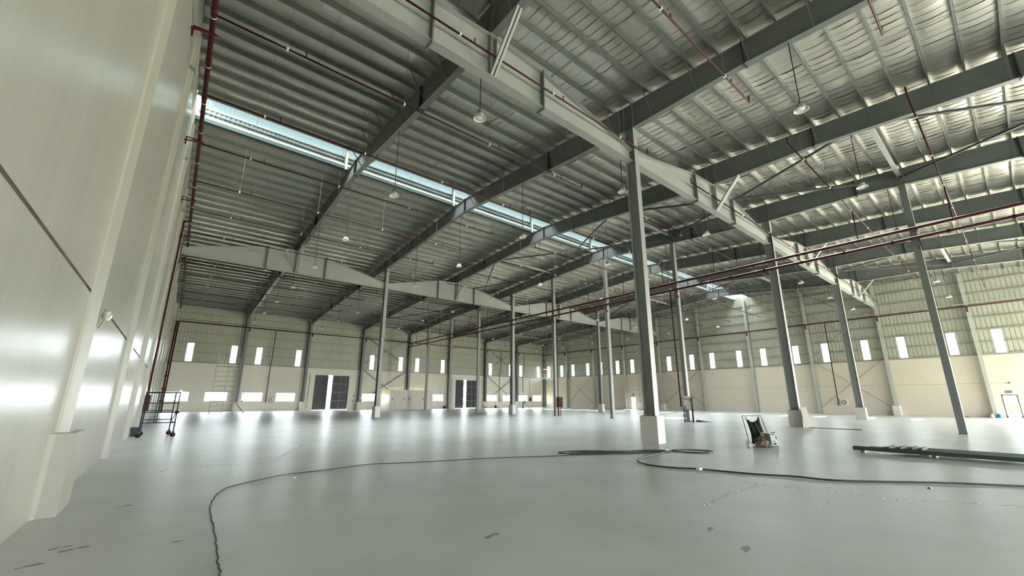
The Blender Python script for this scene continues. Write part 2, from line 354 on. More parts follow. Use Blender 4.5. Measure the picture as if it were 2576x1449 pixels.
# ------------------------------------------------------------------ ceiling: foil blanket sagging between purlins
import numpy as np
OP0, OP1 = 22.75, 24.95
def foil_mesh(ya, yb, purl0, fine=True):
    PX = 0.3733
    n = int(round(BW / PX)) if fine else 8
    PX = BW / n
    ys = np.append(np.arange(ya, yb - 1e-6, 1 / 6 if fine else 1.0), yb); ny = ys.size
    rng = np.random.RandomState(3)
    fx = np.array([0.0, .12, .5, 1.0])
    X = (np.arange(n)[:, None] + fx[None, :]).reshape(n, 4, 1) * PX + np.zeros((1, 1, ny))
    Y = np.broadcast_to(ys[None, None, :], X.shape)
    Z = 16.2 - 0.0655 * np.abs(Y - YR)
    if fine:
        t = np.abs(np.sin(np.pi * (Y - purl0)))
        bay = np.clip(np.floor(ys - purl0 - ya).astype(int), 0, 99)
        h = (.006 + .016 * rng.rand(n, 100))[:, bay][:, None, :]
        sag = (.04 + .03 * rng.rand(n // 3 + 2, 100))[np.arange(n) // 3][:, bay][:, None, :]
        saw = np.array([1.0, .75, .35, 0.0])[None, :, None]
        Z = Z - sag * t ** .7 - h * saw * t ** .3 + .006 * np.sin(X * 1.3 + Y * 2.7) * t
        X = X + .02 * np.sin(Y * 3.1 + X * 1.7) * t
    V = np.stack([X, Y, Z], -1).reshape(-1, 3)
    idx = np.arange(n * 4 * ny).reshape(n, 4, ny)
    Q = np.stack([idx[:, :-1, :-1], idx[:, 1:, :-1], idx[:, 1:, 1:], idx[:, :-1, 1:]], -1).reshape(-1, 4)[:, ::-1]
    me = bpy.data.meshes.new('foil_blanket')
    me.vertices.add(len(V)); me.vertices.foreach_set('co', V.astype(np.float32).ravel())
    me.loops.add(Q.size); me.loops.foreach_set('vertex_index', Q.astype(np.int32).ravel())
    me.polygons.add(len(Q)); me.polygons.foreach_set('loop_start', np.arange(0, Q.size, 4, dtype=np.int32)); me.polygons.foreach_set('loop_total', np.full(len(Q), 4, dtype=np.int32))
    me.update(calc_edges=True); me.validate(); me.materials.append(m_foil)
    me.polygons.foreach_set('use_smooth', np.ones(len(Q), dtype=bool))
    return me
ceil = struct(link('ceiling', foil_mesh(-5.8, OP0, .2)))
link('foil_blanket', foil_mesh(OP1, YB + .2, .2), ceil); link('foil_blanket', foil_mesh(Y0 - .2, -5.8, .2, False), ceil)
rs = MB()
for (a, b) in ((Y0 - .3, OP0), (OP1, YB + .3)):
    rs.hexa([(-.4, a, zfoil(a) + .03), (BW + .4, a, zfoil(a) + .03), (BW + .4, b, zfoil(b) + .03), (-.4, b, zfoil(b) + .03), (-.4, a, zfoil(a) + .12), (BW + .4, a, zfoil(a) + .12), (BW + .4, b, zfoil(b) + .12), (-.4, b, zfoil(b) + .12)])
put('roof_sheet', rs, m_clad, ceil)
pm = MB().box(0, BW, -.003, .003, 0, .2).box(0, BW, -.003, .065, 0, .006).box(0, BW, -.065, .003, .194, .2).box(0, BW, .059, .065, 0, .022).mesh('purlin', m_purlin)
PY = [22.2 - i for i in range(0, 41)] + [25.2 + i for i in range(0, 41)]
PY = [y for y in PY if Y0 + .2 < y < YB - .1]
for y in PY: link('purlin', pm, ceil, (0, y, zr(y)), (0.0655 if y < YR else -.0655, 0, 0))
# sag rods linking the purlins
rm = MB()
for x in (4, 12, 20, 28, 36, 44, 52, 60):
    rm.bar((x, -5.7, zr(-5.7) + .1), (x, 22.2, zr(22.2) + .1), .012); rm.bar((x, 25.2, zr(25.2) + .1), (x, 66, zr(66) + .1), .012)
put('sag_rod', rm, m_girt, ceil)
# ridge ventilator
rv = struct(put('trim_2', MB().box(0, BW, 21.4, 26.6, 18.0, 18.06).box(0, BW, 21.4, 21.46, 16.3, 18.06), m_ridge))
nm = MB()
z0c, z1c = 16.18, 16.93
us = np.arange(0, BW, .11)
for i, (a, b) in enumerate(zip(us, us[1:])):
    da, db = (.035 if i % 2 else 0), (0 if i % 2 else .035)
    nm.quad((a, 25.3 - da, z0c), (b, 25.3 - db, z0c), (b, 25.3 - db, z1c), (a, 25.3 - da, z1c))
put('corrugated_sheet', nm, m_ridge, rv)
nm = MB()
for i, (a, b) in enumerate(zip(us, us[1:])):
    da, db = (.03 if i % 2 else 0), (0 if i % 2 else .03)
    nm.quad((a, 25.33 - da, z1c), (b, 25.33 - db, z1c), (b, 25.33 - db, 17.9), (a, 25.33 - da, 17.9))
put('skylight_sheet', nm, m_skyl, rv)
put('eaves_roll', MB().tube([(0, 25.25, 16.93), (BW, 25.25, 16.93)], .06, 8), mat('roll_metal', (.55, .62, .6), .4, .3), rv)
for (y, z, h_) in ((25.18, 16.62, .1), (25.1, 16.32, .12), (24.98, 16.02, .2)): put('curb_rail', MB().box(0, BW, y - .05, y + .02, z - h_ / 2, z + h_ / 2), m_green if h_ > .15 else m_ridge, rv)
put('curb_rail', MB().box(0, BW, OP0 - .03, OP0 + .03, 15.95, 16.5), m_purlin, rv)
for k in range(1, 8):
    x = 8 * k
    put('vent_post', MB().box(x - .35, x - .2, 24.9, 25.15, 15.9, 17.9), m_girt, rv)

# ------------------------------------------------------------------ windows and doors
wn = [0]
def window(u0, u1, z0, z1, fn, cross, label_parent=None):
    wn[0] += 1
    t = .05; mb = MB()
    def bx(a, b, c, d, d0=.03, d1=.09):
        p = [fn(a, c, d0), fn(b, c, d0), fn(b, c, d1), fn(a, c, d1), fn(a, d, d0), fn(b, d, d0), fn(b, d, d1), fn(a, d, d1)]; mb.hexa(p)
    bx(u0, u1, z0, z0 + t); bx(u0, u1, z1 - t, z1); bx(u0, u0 + t, z0 + t, z1 - t); bx(u1 - t, u1, z0 + t, z1 - t)
    w = struct(put('window_%d' % wn[0], mb, m_alu))
    mb2 = MB(); um = (u0 + u1) / 2; zm = (z0 + z1) / 2
    def bx2(a, b, c, d):
        p = [fn(a, c, .035), fn(b, c, .035), fn(b, c, .085), fn(a, c, .085), fn(a, d, .035), fn(b, d, .035), fn(b, d, .085), fn(a, d, .085)]; return MB().hexa(p)
    cells = []
    if cross:
        put('mullion', bx2(um - .03, um + .03, z0 + t, z1 - t), m_alu, w); put('transom', bx2(u0 + t, u1 - t, zm - .03, zm + .03), m_alu, w)
        cells = [(u0 + t, um - .03, z0 + t, zm - .03), (um + .03, u1 - t, z0 + t, zm - .03), (u0 + t, um - .03, zm + .03, z1 - t), (um + .03, u1 - t, zm + .03, z1 - t)]
    else:
        zz = z0 + .55 * (z1 - z0)
        cells = [(u0 + t, u1 - t, z0 + t, z1 - t)]
    for a, b, c, d in cells: put('pane', MB().quad(fn(a, c, .06), fn(b, c, .06), fn(b, d, .06), fn(a, d, .06)), m_glass, w)
for h in win_hi_back: window(*h, backf, False)
for h in win_lo: window(*h, backf, True)
for h in win_hi_right: window(*h, rightf, False)
# loading doors in the back wall
for n, (a, b, z0, z1) in enumerate(doors_b, 1):
    d = struct(put('door_%d' % n, MB().box(a - .68, a, YB - .16, YB, 0, z1 + .1).box(b, b + .45, YB - .16, YB, 0, z1 + .1), m_dadoback))
    put('header', MB().box(a - .68, b + .45, YB - .1, YB, z1, z1 + .16), m_dadoback, d)
    g0, g1 = a + 2.0, a + 2.62
    l1 = put('door_leaf', MB().box(a - .3, g0, YB + .26, YB + .32, 0.03, z1 + .1), m_darkdoor, d)
    l2 = put('door_leaf', MB().box(g1, b + .3, YB + .26, YB + .32, 0.03, z1 + .1), m_darkdoor, d)
    for z in (.12, 1.35, 2.6, 3.85): put('rail', MB().box(g1 + .05, b + .2, YB + .2, YB + .26, z - .04, z + .04), m_steel if z > .5 else m_girt, l2)
    for x in (g1 + 1.1, b - .35): put('stile', MB().box(x - .04, x + .04, YB + .2, YB + .26, .1, z1), m_steel, l2)
# personnel doors in the right wall: glazed leaves
for n, (a, b, z0, z1) in enumerate(doors_r, 3):
    t = .05
    d = struct(put('door_%d' % n, MB().box(BW - .02, BW + .1, a, a + t, 0, z1).box(BW - .02, BW + .1, b - t, b, 0, z1).box(BW - .02, BW + .1, a, b, z1 - t, z1), m_dark))
    mid = (a + b) / 2
    for (p, q) in ((a + t, mid - .01), (mid + .01, b - t)):
        lf = put('door_leaf', MB().box(BW + .03, BW + .07, p, p + .05, .02, z1 - t).box(BW + .03, BW + .07, q - .05, q, .02, z1 - t).box(BW + .03, BW + .07, p, q, .02, .22).box(BW + .03, BW + .07, p, q, z1 - .13, z1 - t), m_white, d)
        put('pane', MB().quad((BW + .05, p + .05, .22), (BW + .05, q - .05, .22), (BW + .05, q - .05, z1 - .13), (BW + .05, p + .05, z1 - .13)), m_glass, lf)
        put('handle', MB().bar((BW + .01, q - .08 if p < mid - .2 else p + .08, .9), (BW + .01, q - .08 if p < mid - .2 else p + .08, 1.2), .025), m_dark, lf)
    es = tag(put('exit_sign', MB().box(BW - .07, BW - .01, mid - .24, mid + .16, z1 + .17, z1 + .37), m_dark), 'dark exit sign box above the %s glazed door in the cream wall' % ('near' if n == 3 else 'far'), 'sign', 'exit signs')
    put('sign_face', MB().box(BW - .08, BW - .07, mid - .22, mid + .14, z1 + .19, z1 + .35), mat('sign_green', (.11, .13, .10), .5), es)

# hedges outside the low windows
def hedge(name, x0, x1, y0, y1, zt, n, seed):
    rn = random.Random(seed); mb = MB()
    for _ in range(n):
        c = Vector((rn.uniform(x0, x1), rn.uniform(y0, y1), 0)); h_ = zt * (.45 + .55 * rn.random()); r = rn.uniform(.8, 2.0)
        for q in range(16):
            p = c + Vector((rn.gauss(0, r * .6), rn.gauss(0, r * .6), rn.uniform(-.3, h_))); s_ = rn.uniform(.25, .6)
            a = Vector((rn.gauss(0, 1), rn.gauss(0, 1), rn.gauss(0, 1))).normalized(); b = a.cross(Vector((rn.gauss(0, 1), rn.gauss(0, 1), 1))).normalized()
            mb.quad(p - a * s_, p - b * s_ * .6, p + a * s_, p + b * s_ * .6)
    return struct(put(name, mb, m_leaf), 'stuff')
h_ = hedge('hedge', -10, 80, 96, 104, 1.5, 700, 5); h_['label'] = 'bright green shrubs outside the low back windows'
h_ = hedge('hedge', 96, 102, -25, 70, 1.4, 420, 6); h_['label'] = 'bright green shrubs outside the glazed side doors'

# ------------------------------------------------------------------ columns
def icol(name, label, x, y, z0, z1, dep, bf, m, plinth=None, along='y', group=None, bolts=True, stiff=()):
    e = empty(name, label, 'column', (x, y, 0), group); t = .018
    if along == 'y':
        put('web', MB().box(-.007, .007, -dep / 2 + t, dep / 2 - t, z0, z1), m, e)
        for s in (-1, 1): put('flange', MB().box(-bf / 2, bf / 2, s * dep / 2 - (t if s > 0 else 0), s * dep / 2 + (t if s < 0 else 0), z0, z1), m, e)
        put('base_plate', MB().box(-bf / 2 - .06, bf / 2 + .06, -dep / 2 - .06, dep / 2 + .06, z0, z0 + .025), m_steel, e)
    else:
        put('web', MB().box(-dep / 2 + t, dep / 2 - t, -.007, .007, z0, z1), m, e)
        for s in (-1, 1): put('flange', MB().box(s * dep / 2 - (t if s > 0 else 0), s * dep / 2 + (t if s < 0 else 0), -bf / 2, bf / 2, z0, z1), m, e)
        put('base_plate', MB().box(-dep / 2 - .05, dep / 2 + .05, -bf / 2 - .05, bf / 2 + .05, z0, z0 + .025), m_steel, e)
    for z in stiff:
        for s in (-1, 1): put('stiffener', MB().box(s * bf / 4 - bf / 4 + .01, s * bf / 4 + bf / 4 - .01, -dep / 2 + t, dep / 2 - t, z, z + .014), m, e)
    if bolts and plinth:
        for a in (-.09, .09):
            for b in (-dep / 2 + .08, 0, dep / 2 - .08): put('anchor_bolt', MB().lathe((a, b, z0 + .025), [(.02, 0), (.02, .035), (.012, .036), (.012, .075)], 6), m_plinth, e)
    if plinth:
        px, py = plinth; c = .012
        mb = MB(); 
        P = [(-px + c, -py), (px - c, -py), (px, -py + c), (px, py - c), (px - c, py), (-px + c, py), (-px, py - c), (-px, -py + c)]
        n = len(P); mb.v = [(a, b, 0) for a, b in P] + [(a, b, z0) for a, b in P]; mb.f = [(i, (i + 1) % n, n + (i + 1) % n, n + i) for i in range(n)] + [tuple(range(n, 2 * n))]
        p = put('plinth', mb, m_plinth, e); p['label'] = 'white plastered concrete plinth'
    return e
names1 = {2: 'nearest grey steel column on a white plinth, left end of the front row', 4: 'grey steel column on white plinth with a board leaning against it', 6: 'grey steel column on white plinth, right end of the front row'}
names2 = {2: 'grey steel column on white plinth in the far row, beside the booth', 4: 'grey steel column on white plinth in the far row, right of the second loading door', 6: 'grey steel column on white plinth in the far row, nearest the cream wall'}
GZ = 12.1
for i in (2, 4, 6):
    icol('steel_column', names1[i], 8 * i, ROW1, 1.0, zb(ROW1), .5, .3, m_col, (.25, .378), stiff=(12.1, 12.66))
    icol('steel_column', names2[i], 8 * i, ROW2, 1.0, zb(ROW2), .5, .3, m_col, (.25, .378), stiff=(12.1, 12.66))
order = ['nearest the right edge', 'carrying the hose board', 'just left of the nearest plinth column', 'carrying a red cabinet', 'right of the second loading door', 'left of the second loading door', 'in front of the white booth']
for nm_, j in zip(order, (9, 7, 6, 5, 3, 2, 1)):
    e = empty('box_column', 'slim dark box column standing straight on the floor, ' + nm_, 'column', (32, YJ(j), 0), 'box columns under the red pipe pair')
    w = .15
    put('shaft', MB().box(-w, w, -w, w, .02, zb(YJ(j))), m_steel, e)
    put('base_plate', MB().box(-w - .04, w + .04, -w - .04, w + .04, 0, .02), m_dark, e)
    if j not in (9,):
        put('lit_edge', MB().box(-w - .012, -w + .05, -w - .012, -w + .05, .02, zb(YJ(j)) - .2), m_girder, e)  # pale strip added for the lit line down the column edge
    put('cap_plate', MB().box(-w - .08, w + .08, -w - .08, w + .08, zb(YJ(j)) - .025, zb(YJ(j))), m_steel, e)
# columns on the back wall
bl = ['behind the tall scaffold', 'left of the first loading door', 'right of the first loading door', 'behind the white booth', 'between the two booth bays', 'right of the second loading door', 'left of the red fire box']
for k in range(1, 8):
    pl = (.32, .42) if k in (1, 2, 3, 6, 7) else None
    yb_ = YB - .42
    icol('wall_column', 'dark steel column against the back wall, ' + (bl[k - 1] if k != 5 else 'left of the second loading door'), 8 * k, yb_, 1.2 if pl else 0, zb(yb_) + .3, .62, .34, m_steel, pl, bolts=False, group='back wall columns')
icol('wall_column', 'slim corner column where back wall meets cream wall', BW - .3, YB - .3, 0, 13.2, .3, .3, m_steel, None, group='back wall columns')
# posts on the right wall
for j in range(1, 11):
    yy = YJ(j); pl = (.35, .32) if j in (4, 8) else None
    lab = 'pale steel post against the cream wall, %s from the far corner' % ORD[j - 1]
    icol('wall_post', lab, BW - .32, yy, 1.05 if pl else 0, zr(yy) - .05, .42, .26, m_post, pl, along='x', bolts=False, group='posts along the cream wall')

# ------------------------------------------------------------------ rafters
brace_me = {}
for k in range(1, 8):
    x = 8 * k
    e = empty('roof_rafter', 'long dark tapered steel rafter, %s counted from the left wall' % ORD[k - 1], 'rafter', (x, 0, 0), 'roof rafters')
    ks = [q for q in KN]
    for (a, za), (b, zb_) in zip(ks, ks[1:]):
        a = max(a, Y0 + .02); b = min(b, YB - .08)
        mids = [a, b] if not (a < YR < b) else [a, YR, b]
        z = lambda y: zb(y)
        put('web', MB().hexa([(-.006, a, zb(a)), (.006, a, zb(a)), (.006, b, zb(b)), (-.006, b, zb(b)), (-.006, a, zr(a)), (.006, a, zr(a)), (.006, b, zr(b)), (-.006, b, zr(b))]), m_steel, e)
        put('bottom_flange', MB().hexa([(-.14, a, zb(a)), (.14, a, zb(a)), (.14, b, zb(b)), (-.14, b, zb(b)), (-.14, a, zb(a) + .02), (.14, a, zb(a) + .02), (.14, b, zb(b) + .02), (-.14, b, zb(b) + .02)]), m_girder if False else m_steel, e)
        put('top_flange', MB().hexa([(-.12, a, zr(a) - .02), (.12, a, zr(a) - .02), (.12, b, zr(b) - .02), (-.12, b, zr(b) - .02), (-.12, a, zr(a)), (.12, a, zr(a)), (.12, b, zr(b)), (-.12, b, zr(b))]), m_steel, e)
    for y in (-2, 4.4, 14.8, YR, 32.5, 45.6, 56):
        put('splice_plate', MB().box(-.14, .14, y - .022, y + .022, zb(y) - .06, zr(y) + .02), m_dark, e)
    for y in (ROW1 - .24, ROW1 + .24, ROW2 - .24, ROW2 + .24):
        put('stiffener', MB().box(-.13, .13, y - .008, y + .008, zb(y) + .02, zr(y) - .02), m_steel, e)
    for n, y in enumerate(PY):
        if y < -6 or n % 2: continue
        for s in (-1, 1):
            put_b = MB().angle((s * .13, y, zb(y) + .03), (s * .92, y, zr(y) + .05), .05, .008, (0, 1, 0))
            put('fly_brace', put_b, m_purlin, e)

# ------------------------------------------------------------------ jack girders along the two column rows
def girder(x0, x1, y, label):
    L = x1 - x0; m = (x0 + x1) / 2; zt = 13.72 if y < 20 else 14.0
    if y > 20: zt = zb(y) - .02
    else: zt = zb(y) - .02
    e = empty('jack_girder', label, 'girder', (m, y, 0), 'jack girders over the column rows')
    h = L / 2 - .16; hl = L / 2 - .24 if x0 == 0 else h; hr = L / 2 - .56 if x1 == BW else h
    prof = [(-hl, 12.66), (-2.3, zt - .12), (0, zt), (2.3, zt - .12), (hr, 12.66)]
    for (a, za), (b, zb_) in zip(prof, prof[1:]):
        put('web', MB().hexa([(a, -.007, GZ), (b, -.007, GZ), (b, .007, GZ), (a, .007, GZ), (a, -.007, za), (b, -.007, zb_), (b, .007, zb_), (a, .007, za)]), m_girder, e)
        put('top_flange', MB().hexa([(a, -.17, za - .02), (b, -.17, zb_ - .02), (b, .17, zb_ - .02), (a, .17, za - .02), (a, -.17, za), (b, -.17, zb_), (b, .17, zb_), (a, .17, za)]), m_girder, e)
    put('bottom_flange', MB().box(-hl, hr, -.17, .17, GZ - .02, GZ), m_girder, e)
    for a, za in ((-2.3, zt - .1), (2.3, zt - .1)): put('splice_plate', MB().box(a - .025, a + .025, -.2, .2, GZ - .12, za + .05), m_steel, e)
    for a in (-.12, .12):
        for s in (-1, 1): put('stiffener', MB().box(a - .008, a + .008, min(.01 * s, .16 * s), max(.01 * s, .16 * s), GZ, zt - .02), m_girder, e)
    for s in (-1, 1):
        put('knee_brace', MB().angle((.03, s * .1, GZ + .02), (.03, s * 1.55, zb(y + s * 1.55) + .02), .08, .012, (1, 0, 0)).angle((-.11, s * .1, GZ + .02), (-.11, s * 1.55, zb(y + s * 1.55) + .02), .08, .012, (1, 0, 0)), m_girder, e)
spans = ['from the left wall', 'second from the left wall', 'third from the left wall', 'meeting the cream wall']
for n in range(4):
    girder(16 * n, 16 * n + 16, ROW1, 'pale tapered girder of the near row, ' + spans[n]); girder(16 * n, 16 * n + 16, ROW2, 'pale tapered girder of the far row, ' + spans[n])

# ------------------------------------------------------------------ roof struts and bracing
def strut(x0, x1, y, label):
    z = (zb(y) + zr(y)) / 2 + .1
    e = tag(put('roof_strut', MB().box(x0 + .15, x1 - .15, -.09, .09, -.09, .09).box(x0 + .02, x0 + .15, -.12, .12, -.2, .2).box(x1 - .15, x1 - .02, -.12, .12, -.2, .2), m_girder, None, False, (0, y, z)), label, 'strut', 'roof struts')
wds = {9: 'nearest the camera', 7: 'behind the near column row', 5: 'beyond the ridge', 3: 'behind the far column row', 1: 'nearest the back wall'}
for j in (9, 7, 5, 3, 1):
    strut(24, 32, YJ(j), 'pale square strut in the third braced bay, ' + wds[j]); strut(48, 56, YJ(j), 'pale square strut in the sixth braced bay, ' + wds[j])
def xbrace(p, q, r, s, label, w=.09, m=None, name='cross_brace', group=None):
    e = empty(name, label, 'brace', ((Vector(p) + Vector(q)) / 2), group); o = e.location
    for a, b in ((p, q), (r, s)): put('rod', MB().bar(Vector(a) - o, Vector(b) - o, w, w), m or m_steel, e)
for x0, nm_ in ((24.15, 'third'), (48.15, 'sixth')):
    for a, b in ((9, 10.9), (7, 9), (5, 7), (3, 5), (1, 3)):
        ya, yb_ = YJ(a), YJ(b); z = lambda y: zb(y) + .35
        xbrace((x0, ya, z(ya)), (x0 + 7.7, yb_, z(yb_)), (x0, yb_, z(yb_) + .1), (x0 + 7.7, ya, z(ya) + .1), 'dark steel cross brace under the roof, %s bay, %s' % (nm_, {9: 'above the right edge', 7: 'over the near column row', 5: 'under the ridge', 3: 'over the far column row', 1: 'by the back wall'}[a]), .1, m_brace, group='roof cross braces')
yy = YB - .35
for x0, nm_ in ((24.2, 'beside the white booth'), (48.2, 'right of the second loading door')):
    xbrace((x0, yy, 6.2), (x0 + 7.6, yy, 1.0), (x0, yy + .1, 1.2), (x0 + 7.6, yy + .1, 6.2), 'lower steel cross brace on the back wall, ' + nm_, .09, m_steel, group='back wall braces')
    xbrace((x0, yy, 11.6), (x0 + 7.6, yy, 7.0), (x0, yy + .1, 7.0), (x0 + 7.6, yy + .1, 11.6), 'upper steel cross brace on the back wall, ' + nm_, .09, m_steel, group='back wall braces')
xx = BW - .4
for a, b, nm_ in ((7, 8, 'behind the leaning board column'), (4, 5, 'behind the hose board column'), (1, 2, 'nearest the far corner')):
    ya, yb_ = YJ(a), YJ(b)
    xbrace((xx, ya, .6), (xx, yb_, 6.4), (xx + .06, ya, 6.4), (xx + .06, yb_, .6), 'thin lower cross brace on the cream wall, ' + nm_, .05, m_steel, group='cream wall braces')
    xbrace((xx, ya, 6.8), (xx, yb_, 12.6), (xx + .06, ya, 12.6), (xx + .06, yb_, 6.8), 'thin upper cross brace on the cladding, ' + nm_, .045, m_steel, group='cream wall braces')

# ------------------------------------------------------------------ sprinkler pipes
head = MB().lathe((0, 0, 0), [(.018, 0), (.018, .16), (.03, .17), (.012, .2)], 6).mesh('sprinkler_head', m_red)
clip = MB().box(-.03, .03, -.045, .045, -.045, .045).mesh('pipe_clip', m_white)
PZ = 12.72
BY = [(y, PZ) for y in (.8, 4.7, 9.15, 13.2, 17.45, 21.35, 25.5, 29.8, 34.2, 38.3, 42.4, 46.5, 50.6, 54.7, 58.8, 62.6)]
def branch(x0, x1, y, z, r, label, ends):
    e = empty('sprinkler_pipe', label, 'pipe', (x0, y, z), 'sprinkler branch pipes'); L = x1 - x0
    put('pipe', MB().tube([(0, 0, 0), (L, 0, 0)], r, 8), m_red, e, True)
    for s in ends:
        X = 0 if s < 0 else L
        put('end_stub', MB().tube([(X, 0, 0), (X, 0, .28)], r * .9, 8), m_red, e, True)
    n = max(2, int(L / 4)); 
    for i in range(n):
        X = L * (i + .62) / n
        link('sprinkler_head', head, e, (X, 0, r * .5))
        X2 = X - .55
        link('pipe_clip', clip, e, (X2, 0, 0))
        put('hanger_rod', MB().bar((X2, 0, r), (X2, 0, zfoil(y) - .03 - z), .010), m_girt, e)
for n, (y, z) in enumerate(BY):
    pos = '%s run back from the camera' % ORD[n]
    branch(.5, 16.8, y, z, .032, 'dark red sprinkler branch off the left wall main, ' + pos, (1,))
    branch(20.8, 46.0, y, z, .032, 'dark red sprinkler branch across the middle pipe pair, ' + pos, (-1, 1))
    branch(47.5, 63.2, y, z, .032, 'dark red sprinkler branch near the cream wall, ' + pos, (-1,))
e = empty('sprinkler_main', 'thick dark red main pipe following the left wall top', 'pipe', (0, 0, 0))
put('pipe', MB().tube([(.5, y, PZ) for y in (-18.5, 10, 30, 65.5)], .075, 10), m_red, e, True)
for y in (8.5, 13.0, 15.4, 17.7, 20, 23, 26, 29, 32, 36, 40, 45, 50, 55, 60):
    put('coupling', MB().tube([(.5, y - .05, PZ), (.5, y + .05, PZ)], .092, 10), m_redbright, e, True)
    put('pipe_strap', MB().tube([(.5, y + .3, PZ), (.5, y + .325, PZ)], .084, 10), m_white, e, True)
for j in range(8, 0, -1):
    y = YJ(j) - 2.65
    put('wall_bracket', MB().bar((0, y, PZ - .2), (.66, y, PZ - .1), .045).bar((.04, y + .3, PZ + .12), (.04, y + .3, PZ - .25), .045).bar((.04, y + .3, PZ + .12), (.62, y, PZ - .08), .04).bar((.04, y, PZ - .18), (.04, y + .3, PZ - .18), .04), m_redbright, e)
e = empty('fire_riser', 'dark red riser pipe down the left wall to a red hose cabinet', 'pipe', (0, 32.0, 0))
put('pipe', MB().tube(catmull([(.2, 0, 1.5), (.2, 0, 6), (.2, 0, 12.1), (.2, 0, 12.5), (.26, .02, 12.62), (.42, .02, PZ - .02)], 4), .05, 8), m_red, e, True)
for z in (3, 6, 9): put('pipe_strap', MB().box(0, .26, -.06, .06, z, z + .05), m_dark, e)
c = put('hose_cabinet', MB().box(.0, .34, -.46, .36, .9, 1.82), m_redbright, e)
put('cabinet_door', MB().box(.34, .36, -.42, .33, .93, 1.79), m_red, c)
e = empty('fire_riser', 'pair of dark red riser pipes with valves in the left back corner', 'pipe', (.42, 64.2, 0))
for dx, dy in ((0, 0), (.2, .35)):
    put('pipe', MB().tube([(dx, dy, .0), (dx, dy, 10.9)], .085, 10), m_red, e, True)
for z in (1.2, 2.6, 4.1, 5.6): put('valve', MB().lathe((0, 0, z), [(.1, 0), (.15, .05), (.15, .2), (.1, .25)], 10), m_redbright, e, True)
put('hand_wheel', MB().tube([(.0 + .14 * math.cos(a), -.2, 1.9 + .14 * math.sin(a)) for a in [i * math.pi / 5 for i in range(10)]], .018, 6, closed=True), m_redbright, e)
# pair of mains on the box columns
e = empty('sprinkler_main', 'pair of dark red main pipes carried by the slim box columns', 'pipe', (31.55, 0, 10.5))
for z, r in ((.3, .085), (-.25, .085)): put('pipe', MB().tube([(0, Y0 + .5, z), (0, YB - .6, z)], r, 10), m_red, e, True)
for j in (10, 9, 7, 6, 5, 3, 2, 1):
    for A_, B_ in (((.35, YJ(j) - .2, -.38), (-.12, YJ(j) - .2, -.38)), ((.35, YJ(j) - .2, .17), (-.12, YJ(j) - .2, .17)), ((.3, YJ(j) - .2, -.9), (-.05, YJ(j) - .2, -.4))):
        put('bracket', MB().bar(A_, B_, .055), m_red, e)
for y, z in BY:
    put('drop', MB().tube([(0, y, .3), (0, y, z - 10.5)], .03, 6), m_red, e, True)
for y in np.arange(-10, 62, 2.2): put('coupling', MB().tube([(0, float(y), -.25), (0, float(y) + .12, -.25)], .1, 8), m_red, e)
e = empty('wall_pipe', 'dark red pipe run along the back wall above the high windows', 'pipe', (0, YB - .78, 11.05))
put('pipe', MB().tube([(.6, 0, 0), (63.3, 0, 0)], .06, 8), m_red, e, True); put('pipe', MB().tube([(.6, .1, .32), (63.3, .1, .32)], .03, 8), m_girt, e, True)
for k in range(1, 8): put('bracket', MB().hexa([(8 * k + .2, -.05, -.5), (8 * k + .3, -.05, -.5), (8 * k + .3, .3, -.5), (8 * k + .2, .3, -.5), (8 * k + .2, -.05, 0), (8 * k + .3, -.05, 0), (8 * k + .3, .3, 0), (8 * k + .2, .3, 0)]), m_red, e)
e = empty('wall_pipe', 'dark red pipe run along the pale green cladding of the side wall', 'pipe', (BW - .7, 0, 11.0))
put('pipe', MB().tube([(0, Y0 + .5, 0), (0, YB - .8, 0)], .06, 8), m_red, e, True); put('pipe', MB().tube([(.1, Y0 + .5, .3), (.1, YB - .8, .3)], .03, 8), m_post, e, True)
for j in range(1, 12): put('bracket', MB().box(-.05, .3, YJ(j) - .05, YJ(j) + .05, -.55, 0), m_redbright, e)
for x, z0, lab in ((11.4, 1.2, 'red drop pipe between low windows left of first loading door'), (51.6, 1.2, 'red drop pipe between low windows right of second loading door'), (57.7, 3.0, 'short red drop pipe beside the last high windows')):
    tag(put('drop_pipe', MB().tube([(x, YB - .3, z0), (x, YB - .3, 6.4), (x + .02, YB - .55, 6.8), (x + .02, YB - .7, 11.0)], .05, 8), m_red, None, True), lab, 'pipe', 'drop pipes')
tag(put('drop_pipe', MB().tube([(31.6, 16.9, 1.1), (31.55, 16.9, 10.2)], .05, 8), m_red, None, True), 'red drop pipe beside the column with the hose board', 'pipe', 'drop pipes')
tag(put('drop_pipe', MB().tube([(31.5, 29.9, .0), (31.5, 29.9, 10.2)], .05, 8).tube([(31.62, 29.7, 0), (31.62, 29.7, 1.2)], .03, 8), m_red, None, True), 'red drop pipe beside the column with the red cabinet', 'pipe', 'drop pipes')
tag(put('drop_pipe', MB().tube([(BW - .35, YJ(7) - 1.95, 1.0), (BW - .35, YJ(7) - 2.0, 10.9)], .05, 8), m_red, None, True), 'red drop pipe on the cream wall behind the leaning board column', 'pipe', 'drop pipes')

